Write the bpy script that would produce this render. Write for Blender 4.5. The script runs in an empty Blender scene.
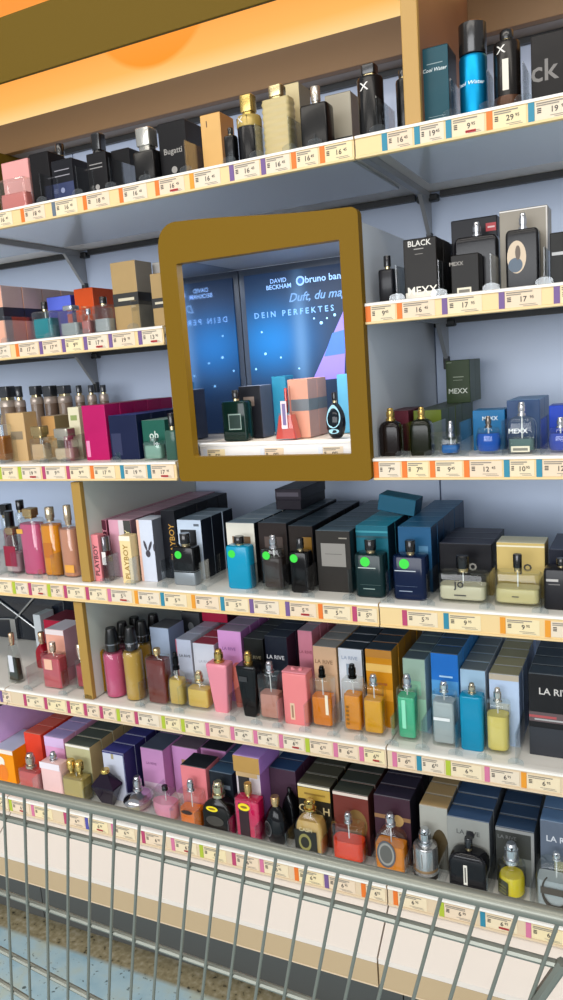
import bpy, bmesh, math, random
from mathutils import Vector, Matrix

sc = bpy.context.scene
COL = sc.collection
R = math.radians

# ------------------------------------------------------------------ camera
cam_data = bpy.data.cameras.new('camera')
cam_data.sensor_fit = 'VERTICAL'
cam_data.sensor_height = 24.0
cam_data.lens = 770.0 / 1000.0 * 24.0
cam_data.clip_start = 0.02
cam = bpy.data.objects.new('camera', cam_data)
COL.objects.link(cam)
YAW, PITCH, ROLL = R(-26.2), R(-9.58), R(-4.17)
fwd = Vector((math.sin(YAW)*math.cos(PITCH), math.cos(YAW)*math.cos(PITCH), math.sin(PITCH)))
rgt = Vector((math.cos(YAW), -math.sin(YAW), 0))
upv = rgt.cross(fwd)
r2 = rgt*math.cos(ROLL) + upv*math.sin(ROLL)
u2 = -rgt*math.sin(ROLL) + upv*math.cos(ROLL)
m = Matrix((r2, u2, -fwd)).transposed().to_4x4()
m.translation = Vector((0, -1.2, 1.265))
cam.matrix_world = m
sc.camera = cam

# ------------------------------------------------------------------ light
sc.view_settings.view_transform = 'Standard'
sc.view_settings.look = 'None'
sc.view_settings.exposure = -0.1
sc.view_settings.gamma = 1.0
sc.view_settings.use_curve_mapping = False
world = bpy.data.worlds.new('store_air')
sc.world = world
world.use_nodes = True
bg = world.node_tree.nodes['Background']
bg.inputs[0].default_value = (0.90, 0.95, 1.0, 1)
bg.inputs[1].default_value = 0.5


def area(name, loc, size, size_y, power, col, rot):
    l = bpy.data.lights.new(name, 'AREA')
    l.shape = 'RECTANGLE'
    l.size = size
    l.size_y = size_y
    l.energy = power
    l.color = col
    o = bpy.data.objects.new(name, l)
    o.location = loc
    o.rotation_euler = rot
    COL.objects.link(o)
    return o


# rows of the shop's ceiling lamps over the aisle
area('ceiling_lamp', (-0.5, -1.55, 2.95), 4.5, 0.35, 36, (1.0, 0.92, 0.82), (R(28), 0, 0))
area('ceiling_lamp', (-0.5, -3.4, 2.95), 4.5, 0.35, 30, (1.0, 0.94, 0.86), (R(45), 0, 0))
area('far_fill_light', (-1.0, -8.5, 1.9), 9.0, 2.6, 540, (0.95, 0.97, 1.0), (R(88), 0, 0))  # added fill from far in front, brightens the back wall beneath the shelves

# ------------------------------------------------------------------ materials
MATS = {}


def lin(h):
    o = []
    for i in (0, 2, 4):
        c = int(h[i:i+2], 16)/255
        o.append(c/12.92 if c <= .04045 else ((c+.055)/1.055)**2.4)
    return (*o, 1)


def new_mat(name):
    mt = bpy.data.materials.new(name)
    mt.use_nodes = True
    nt = mt.node_tree
    return mt, nt, nt.nodes['Principled BSDF'], nt.nodes['Material Output']


def pbr(col, rough=.4, metal=0.0, coat=0.0, spec=.5, name='paint'):
    k = ('pbr', col, rough, metal, coat, spec)
    if k not in MATS:
        mt, nt, b, o = new_mat(name + '_' + col)
        b.inputs['Base Color'].default_value = lin(col)
        b.inputs['Roughness'].default_value = rough
        b.inputs['Metallic'].default_value = metal
        b.inputs['Coat Weight'].default_value = coat
        b.inputs['Coat Roughness'].default_value = .08
        b.inputs['Specular IOR Level'].default_value = spec
        MATS[k] = mt
    return MATS[k]


def carton(col):
    """Printed carton under cellophane: a little mottled, glossy coat."""
    k = ('carton', col)
    if k not in MATS:
        mt, nt, b, o = new_mat('carton_' + col)
        c = lin(col)
        tc = nt.nodes.new('ShaderNodeTexCoord')
        nz = nt.nodes.new('ShaderNodeTexNoise')
        nz.inputs['Scale'].default_value = 22
        mx = nt.nodes.new('ShaderNodeMix')
        mx.data_type = 'RGBA'
        mx.inputs[6].default_value = (c[0]*.9, c[1]*.9, c[2]*.9, 1)
        mx.inputs[7].default_value = (min(1, c[0]*1.1+.004), min(1, c[1]*1.1+.004), min(1, c[2]*1.1+.004), 1)
        nt.links.new(tc.outputs['Object'], nz.inputs['Vector'])
        nt.links.new(nz.outputs[0], mx.inputs[0])
        nt.links.new(mx.outputs[2], b.inputs['Base Color'])
        b.inputs['Roughness'].default_value = .38
        b.inputs['Specular IOR Level'].default_value = .14
        b.inputs['Coat Weight'].default_value = .06
        b.inputs['Coat Roughness'].default_value = .1
        bp = nt.nodes.new('ShaderNodeBump')
        bp.inputs['Strength'].default_value = .08
        bp.inputs['Distance'].default_value = .004
        nt.links.new(nz.outputs[0], bp.inputs['Height'])
        nt.links.new(bp.outputs[0], b.inputs['Coat Normal'])
        MATS[k] = mt
    return MATS[k]


def clear(col='f2f6f6', amount=.12, rough=.03, key='clear'):
    """Thin clear glass or acrylic: lets light straight through, reflects at its rims."""
    k = (key, col, amount)
    if k not in MATS:
        mt, nt, b, o = new_mat(key + '_' + col)
        nt.nodes.remove(b)
        tr = nt.nodes.new('ShaderNodeBsdfTransparent')
        tr.inputs[0].default_value = lin(col)
        gl = nt.nodes.new('ShaderNodeBsdfGlossy')
        gl.inputs['Roughness'].default_value = rough
        lw = nt.nodes.new('ShaderNodeLayerWeight')
        lw.inputs[0].default_value = .28
        ad = nt.nodes.new('ShaderNodeMath')
        ad.operation = 'MULTIPLY_ADD'
        ad.inputs[1].default_value = .5
        ad.inputs[2].default_value = amount
        ad.use_clamp = True
        mx = nt.nodes.new('ShaderNodeMixShader')
        nt.links.new(lw.outputs['Facing'], ad.inputs[0])
        nt.links.new(ad.outputs[0], mx.inputs[0])
        nt.links.new(tr.outputs[0], mx.inputs[1])
        nt.links.new(gl.outputs[0], mx.inputs[2])
        nt.links.new(mx.outputs[0], o.inputs[0])
        MATS[k] = mt
    return MATS[k]


def liquid(col):
    k = ('liquid', col)
    if k not in MATS:
        mt, nt, b, o = new_mat('perfume_' + col)
        b.inputs['Base Color'].default_value = lin(col)
        b.inputs['Roughness'].default_value = .1
        b.inputs['Specular IOR Level'].default_value = .2
        tr = nt.nodes.new('ShaderNodeBsdfRefraction')
        tr.inputs[0].default_value = lin(col)
        tr.inputs['Roughness'].default_value = .04
        tr.inputs['IOR'].default_value = 1.3
        tl = nt.nodes.new('ShaderNodeBsdfTranslucent')
        tl.inputs[0].default_value = lin(col)
        m1 = nt.nodes.new('ShaderNodeMixShader')
        m1.inputs[0].default_value = .12
        m2 = nt.nodes.new('ShaderNodeMixShader')
        m2.inputs[0].default_value = .14
        nt.links.new(b.outputs[0], m1.inputs[1])
        nt.links.new(tl.outputs[0], m1.inputs[2])
        nt.links.new(m1.outputs[0], m2.inputs[1])
        nt.links.new(tr.outputs[0], m2.inputs[2])
        nt.links.new(m2.outputs[0], o.inputs[0])
        MATS[k] = mt
    return MATS[k]


def wall_mat():
    mt, nt, b, o = new_mat('back_panel_lacquer')
    tc = nt.nodes.new('ShaderNodeTexCoord')
    nz = nt.nodes.new('ShaderNodeTexNoise')
    nz.inputs['Scale'].default_value = 3
    rp = nt.nodes.new('ShaderNodeValToRGB')
    rp.color_ramp.elements[0].color = lin('b6c5df')
    rp.color_ramp.elements[1].color = lin('c6d3e8')
    nt.links.new(tc.outputs['Object'], nz.inputs['Vector'])
    nt.links.new(nz.outputs[0], rp.inputs[0])
    nt.links.new(rp.outputs[0], b.inputs['Base Color'])
    b.inputs['Roughness'].default_value = .35
    return mt


def floor_mat():
    mt, nt, b, o = new_mat('speckled_vinyl')
    tc = nt.nodes.new('ShaderNodeTexCoord')
    sep = nt.nodes.new('ShaderNodeSeparateXYZ')
    nt.links.new(tc.outputs['Object'], sep.inputs[0])
    n1 = nt.nodes.new('ShaderNodeTexNoise')
    n1.inputs['Scale'].default_value = 14
    n1.inputs['Detail'].default_value = 6
    n2 = nt.nodes.new('ShaderNodeTexNoise')
    n2.inputs['Scale'].default_value = 75
    n2.inputs['Detail'].default_value = 3
    for n in (n1, n2):
        nt.links.new(tc.outputs['Object'], n.inputs['Vector'])

    def ramp(c):
        r = nt.nodes.new('ShaderNodeValToRGB')
        els = r.color_ramp.elements
        els[0].position, els[0].color = c[0][0], lin(c[0][1])
        els[1].position, els[1].color = c[-1][0], lin(c[-1][1])
        for p, h in c[1:-1]:
            e = els.new(p)
            e.color = lin(h)
        return r
    blue = ramp([(.3, 'a4c8d8'), (.5, 'bcd8e2'), (.7, 'c8d4c8')])
    brown = ramp([(.3, '857a5c'), (.5, 'a09474'), (.7, 'b8ae94')])
    speck = ramp([(.3, '3c3c34'), (.37, 'ffffff'), (1.0, 'ffffff')])
    nt.links.new(n1.outputs[0], blue.inputs[0])
    nt.links.new(n2.outputs[0], brown.inputs[0])
    nt.links.new(n2.outputs[0], speck.inputs[0])
    st = nt.nodes.new('ShaderNodeMapRange')
    st.inputs[1].default_value = FLOOR_BAND - .006
    st.inputs[2].default_value = FLOOR_BAND + .006
    nt.links.new(sep.outputs['Y'], st.inputs[0])
    mx = nt.nodes.new('ShaderNodeMix')
    mx.data_type = 'RGBA'
    nt.links.new(st.outputs[0], mx.inputs[0])
    nt.links.new(blue.outputs[0], mx.inputs[6])
    nt.links.new(brown.outputs[0], mx.inputs[7])
    mu = nt.nodes.new('ShaderNodeMix')
    mu.data_type = 'RGBA'
    mu.blend_type = 'MULTIPLY'
    mu.inputs[0].default_value = .8
    nt.links.new(mx.outputs[2], mu.inputs[6])
    nt.links.new(speck.outputs[0], mu.inputs[7])
    nt.links.new(mu.outputs[2], b.inputs['Base Color'])
    b.inputs['Roughness'].default_value = .35
    return mt


FLOOR_BAND = -0.042
ACRYL = clear('f6f9fa', .05, .04, 'acrylic')
GLASS = clear('fafcfa', .03, .02, 'glass')
WHITE = pbr('e9e4dc', .45, name='lacquer')
CREAM = pbr('e2c58e', .45, name='rail')
GOLDP = pbr('765808', .5, spec=.12, name='gold_paint')
OLIVE = pbr('665014', .55, spec=.12, name='gold_paint')
STEEL = pbr('c4c6c6', .22, metal=1.0, name='steel')
DARKM = pbr('2a2c2e', .4, name='dark_metal')
GREYM = pbr('a6a8aa', .4, metal=.3, name='grey_metal')
SHELFW = pbr('efebe3', .4, coat=.1, name='shelf_white')
INK = pbr('3c3633', .6, name='ink')
PAPER = pbr('e2cfae', .7, name='paper')
RED = pbr('b82a30', .6, name='ink')
GREYINK = pbr('8d8478', .7, name='ink')

# ------------------------------------------------------------------ mesh helpers


class Mesh:
    """Collects faces with their materials; build() links them as one object."""

    def __init__(self):
        self.v, self.f, self.mi, self.mats = [], [], [], []

    def slot(self, mt):
        if mt not in self.mats:
            self.mats.append(mt)
        return self.mats.index(mt)

    def add(self, verts, faces, mt):
        o = len(self.v)
        self.v += [tuple(p) for p in verts]
        s = self.slot(mt)
        for f in faces:
            self.f.append([i+o for i in f])
            self.mi.append(s)

    def box(self, x0, x1, y0, y1, z0, z1, mt, bev=0.0, front=None, side=None, top=None):
        b = min(bev, (x1-x0)*.3, (y1-y0)*.3, (z1-z0)*.3)
        if b <= 0:
            P = [(x0, y0, z0), (x1, y0, z0), (x1, y1, z0), (x0, y1, z0), (x0, y0, z1), (x1, y0, z1), (x1, y1, z1), (x0, y1, z1)]
            Q = {'f': [0, 1, 5, 4], 'r': [1, 2, 6, 5], 'b': [2, 3, 7, 6], 'l': [3, 0, 4, 7], 't': [4, 5, 6, 7], 'd': [3, 2, 1, 0]}
            for k, q in Q.items():
                mm = {'f': front, 'r': side, 'l': side, 't': top}.get(k) or mt
                self.add([P[i] for i in q], [[0, 1, 2, 3]], mm)
            return
        bm = bmesh.new()
        bmesh.ops.create_cube(bm, size=1)
        for v in bm.verts:
            v.co = Vector(((x0+x1)/2+v.co.x*(x1-x0), (y0+y1)/2+v.co.y*(y1-y0), (z0+z1)/2+v.co.z*(z1-z0)))
        bmesh.ops.bevel(bm, geom=bm.edges[:], offset=b, segments=2, affect='EDGES', profile=.5)
        bm.verts.index_update()
        bm.normal_update()
        for f in bm.faces:
            n = f.normal
            mm = mt
            if front and n.y < -.8:
                mm = front
            elif side and abs(n.x) > .8:
                mm = side
            elif top and n.z > .8:
                mm = top
            self.add([v.co for v in f.verts], [list(range(len(f.verts)))], mm)
        bm.free()

    def loft(self, rings, mt, cap0=True, cap1=True):
        n = len(rings[0])
        vs = [p for r in rings for p in r]
        fs = []
        for i in range(len(rings)-1):
            for j in range(n):
                k = (j+1) % n
                fs.append([i*n+j, i*n+k, (i+1)*n+k, (i+1)*n+j])
        if cap0:
            fs.append(list(range(n))[::-1])
        if cap1:
            fs.append([(len(rings)-1)*n+j for j in range(n)])
        self.add(vs, fs, mt)

    def tube(self, pts, r, mt, n=8, closed=False):
        pts = [Vector(p) for p in pts]
        rings = []
        for i, p in enumerate(pts):
            a = pts[max(0, i-1)]
            b = pts[min(len(pts)-1, i+1)]
            t = (b-a).normalized()
            ref = Vector((0, 0, 1)) if abs(t.z) < .9 else Vector((0, 1, 0))
            s = t.cross(ref).normalized()
            w = s.cross(t)
            rings.append([p + s*r*math.cos(q*2*math.pi/n) + w*r*math.sin(q*2*math.pi/n) for q in range(n)])
        self.loft(rings, mt)

    def prism(self, poly, y0, y1, mt):
        """Polygon in x,z pushed from y0 to y1."""
        n = len(poly)
        vs = [(x, y0, z) for x, z in poly] + [(x, y1, z) for x, z in poly]
        fs = [list(range(n)), [n+i for i in range(n)][::-1]]
        for i in range(n):
            j = (i+1) % n
            fs.append([i, n+i, n+j, j][::-1])
        self.add(vs, fs, mt)

    def build(self, name, parent=None, smooth=None, loc=None):
        me = bpy.data.meshes.new(name)
        me.from_pydata(self.v, [], self.f)
        for mt in self.mats:
            me.materials.append(mt)
        me.polygons.foreach_set('material_index', self.mi)
        bm = bmesh.new()
        bm.from_mesh(me)
        bmesh.ops.remove_doubles(bm, verts=bm.verts, dist=1e-6)
        bmesh.ops.recalc_face_normals(bm, faces=bm.faces)
        bm.to_mesh(me)
        bm.free()
        if smooth:
            me.polygons.foreach_set('use_smooth', [True]*len(me.polygons))
            me.set_sharp_from_angle(angle=R(smooth))
        o = bpy.data.objects.new(name, me)
        COL.objects.link(o)
        if parent:
            o.parent = parent
        if loc:
            o.location = loc
        return o


def thing(name, label, cat, loc=(0, 0, 0), group=None):
    o = bpy.data.objects.new(name, None)
    o.empty_display_size = .02
    o.location = loc
    COL.objects.link(o)
    return tag(o, label, cat, group)


LABELS = {}


def tag(o, label, cat, group=None):
    n = len(label.split())
    if n < 4 or n > 16:
        print('LABEL LENGTH', n, label)
    if label in LABELS and not group:
        print('LABEL TWICE', label)
    LABELS[label] = 1
    o['label'] = label
    o['category'] = cat
    if group:
        o['group'] = group
    return o


def structure(o):
    o['kind'] = 'structure'
    return o


TXT = {}


def text_geo(s, shear=0.0):
    """Outline of a word as flat triangles, unit size, centred on x and z."""
    k = (s, shear)
    if k not in TXT:
        cu = bpy.data.curves.new('word', 'FONT')
        cu.body = s
        cu.size = 1.0
        cu.shear = shear
        cu.resolution_u = 2
        cu.offset = .012
        ob = bpy.data.objects.new('word', cu)
        COL.objects.link(ob)
        dg = bpy.context.evaluated_depsgraph_get()
        me = bpy.data.meshes.new_from_object(ob.evaluated_get(dg))
        vs = [(v.co.x, v.co.y) for v in me.vertices]
        fs = [list(p.vertices) for p in me.polygons]
        bpy.data.objects.remove(ob)
        bpy.data.curves.remove(cu)
        bpy.data.meshes.remove(me)
        if vs:
            cx = (min(v[0] for v in vs)+max(v[0] for v in vs))/2
            cy = (min(v[1] for v in vs)+max(v[1] for v in vs))/2
            vs = [(a-cx, b-cy) for a, b in vs]
        TXT[k] = (vs, fs)
    return TXT[k]


def put_text(M, s, x, y, z, size, mt, rot=0, maxw=None, shear=0.0):
    vs, fs = text_geo(s, shear)
    if not vs:
        return
    w = (max(v[0] for v in vs)-min(v[0] for v in vs))*size
    if maxw and w > maxw:
        size *= maxw/w
    c, sn = math.cos(R(rot)), math.sin(R(rot))
    M.add([(x+(a*c-b*sn)*size, y, z+(a*sn+b*c)*size) for a, b in vs], fs, mt)


def disc(M, x, y, z, rx, rz, mt, n=24):
    M.add([(x+rx*math.cos(i*2*math.pi/n), y, z+rz*math.sin(i*2*math.pi/n)) for i in range(n)], [list(range(n))], mt)


def decorate(M, dec, x0, x1, yf, z0, z1, prof=None, side_y=None):
    """Print on the front of a carton or bottle. Fractions of width and height."""
    w, h = x1-x0, z1-z0
    y = yf
    for i, d in enumerate(dec):
        y = yf - .0003 - .00012*i
        k = d[0]
        if k == 'r':
            a, b, c, e = x0+d[1]*w, z0+d[2]*h, x0+d[3]*w, z0+d[4]*h
            M.add([(a, y, b), (c, y, b), (c, y, e), (a, y, e)], [[0, 1, 2, 3]], pbr(d[5], .45, name='print'))
        elif k == 'c':
            disc(M, x0+d[1]*w, y, z0+d[2]*h, d[3], d[3], pbr(d[4], .45, name='print'))
        elif k == 'e':
            disc(M, x0+d[1]*w, y, z0+d[2]*h, d[3]*w, d[4]*h, pbr(d[5], .45, name='print'))
        elif k == 't':
            mw = (h*.86 if d[6] else w*.92)
            put_text(M, d[1], x0+d[2]*w, y, z0+d[3]*h, d[4]*1.35, pbr(d[5], .45, name='print'), d[6], mw, d[7] if len(d) > 7 else 0)
        elif k == 'band' and side_y is not None:
            a, b = z0+d[1]*h, z0+d[2]*h
            mt = pbr(d[3], .45, name='print')
            e = .0008
            M.add([(x0-e, y, a), (x1+e, y, a), (x1+e, y, b), (x0-e, y, b)], [[0, 1, 2, 3]], mt)
            M.add([(x1+e, y, a), (x1+e, side_y, a), (x1+e, side_y, b), (x1+e, y, b)], [[0, 1, 2, 3]], mt)
        elif k == 'ring':
            mt = pbr(d[5], .45, name='print')
            n = 28
            cx, cz, rx, rz = x0+d[1]*w, z0+d[2]*h, d[3]*w, d[4]*h
            vs, fs = [], []
            a0, a1 = R(125), R(415)
            for q in range(n+1):
                t = a0+(a1-a0)*q/n
                for f in (1.0, .72+.2*abs(q-n/2)/(n/2)):
                    vs.append((cx+rx*f*math.cos(t), y, cz+rz*f*math.sin(t)))
            for q in range(n):
                fs.append([2*q, 2*q+2, 2*q+3, 2*q+1])
            M.add(vs, fs, mt)
        elif k == 'bunny':
            mt = pbr(d[4], .5, name='print')
            cx, cz, s = x0+d[1]*w, z0+d[2]*h, d[3]
            disc(M, cx, y, cz-.25*s, .26*s, .34*s, mt)
            for sx, tilt in ((-1, 16), (1, 24)):
                n = 16
                vs = []
                for q in range(n):
                    t = q*2*math.pi/n
                    ex, ez = .13*s*math.cos(t), .5*s*math.sin(t)+.52*s
                    ca, sa = math.cos(R(-sx*tilt)), math.sin(R(-sx*tilt))
                    vs.append((cx+sx*.08*s+ex*ca-ez*sa, y-.00005, cz+ex*sa+ez*ca))
                M.add(vs, [list(range(n))], mt)


def ring(z, cx, cy, hw, hd, r, k=5):
    """Rounded rectangle (an ellipse when r reaches the half widths)."""
    rx, ry = min(r, hw), min(r, hd)
    if r >= hw and r >= hd:
        rx, ry = hw, hd
    out = []
    for (sx, sy, a0) in ((1, 1, 0), (-1, 1, 90), (-1, -1, 180), (1, -1, 270)):
        for i in range(k):
            t = R(a0 + 90*i/(k-1) * .999)
            out.append((cx+sx*(hw-rx)+rx*math.cos(t), cy+sy*(hd-ry)+ry*math.sin(t), z))
    return out


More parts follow.
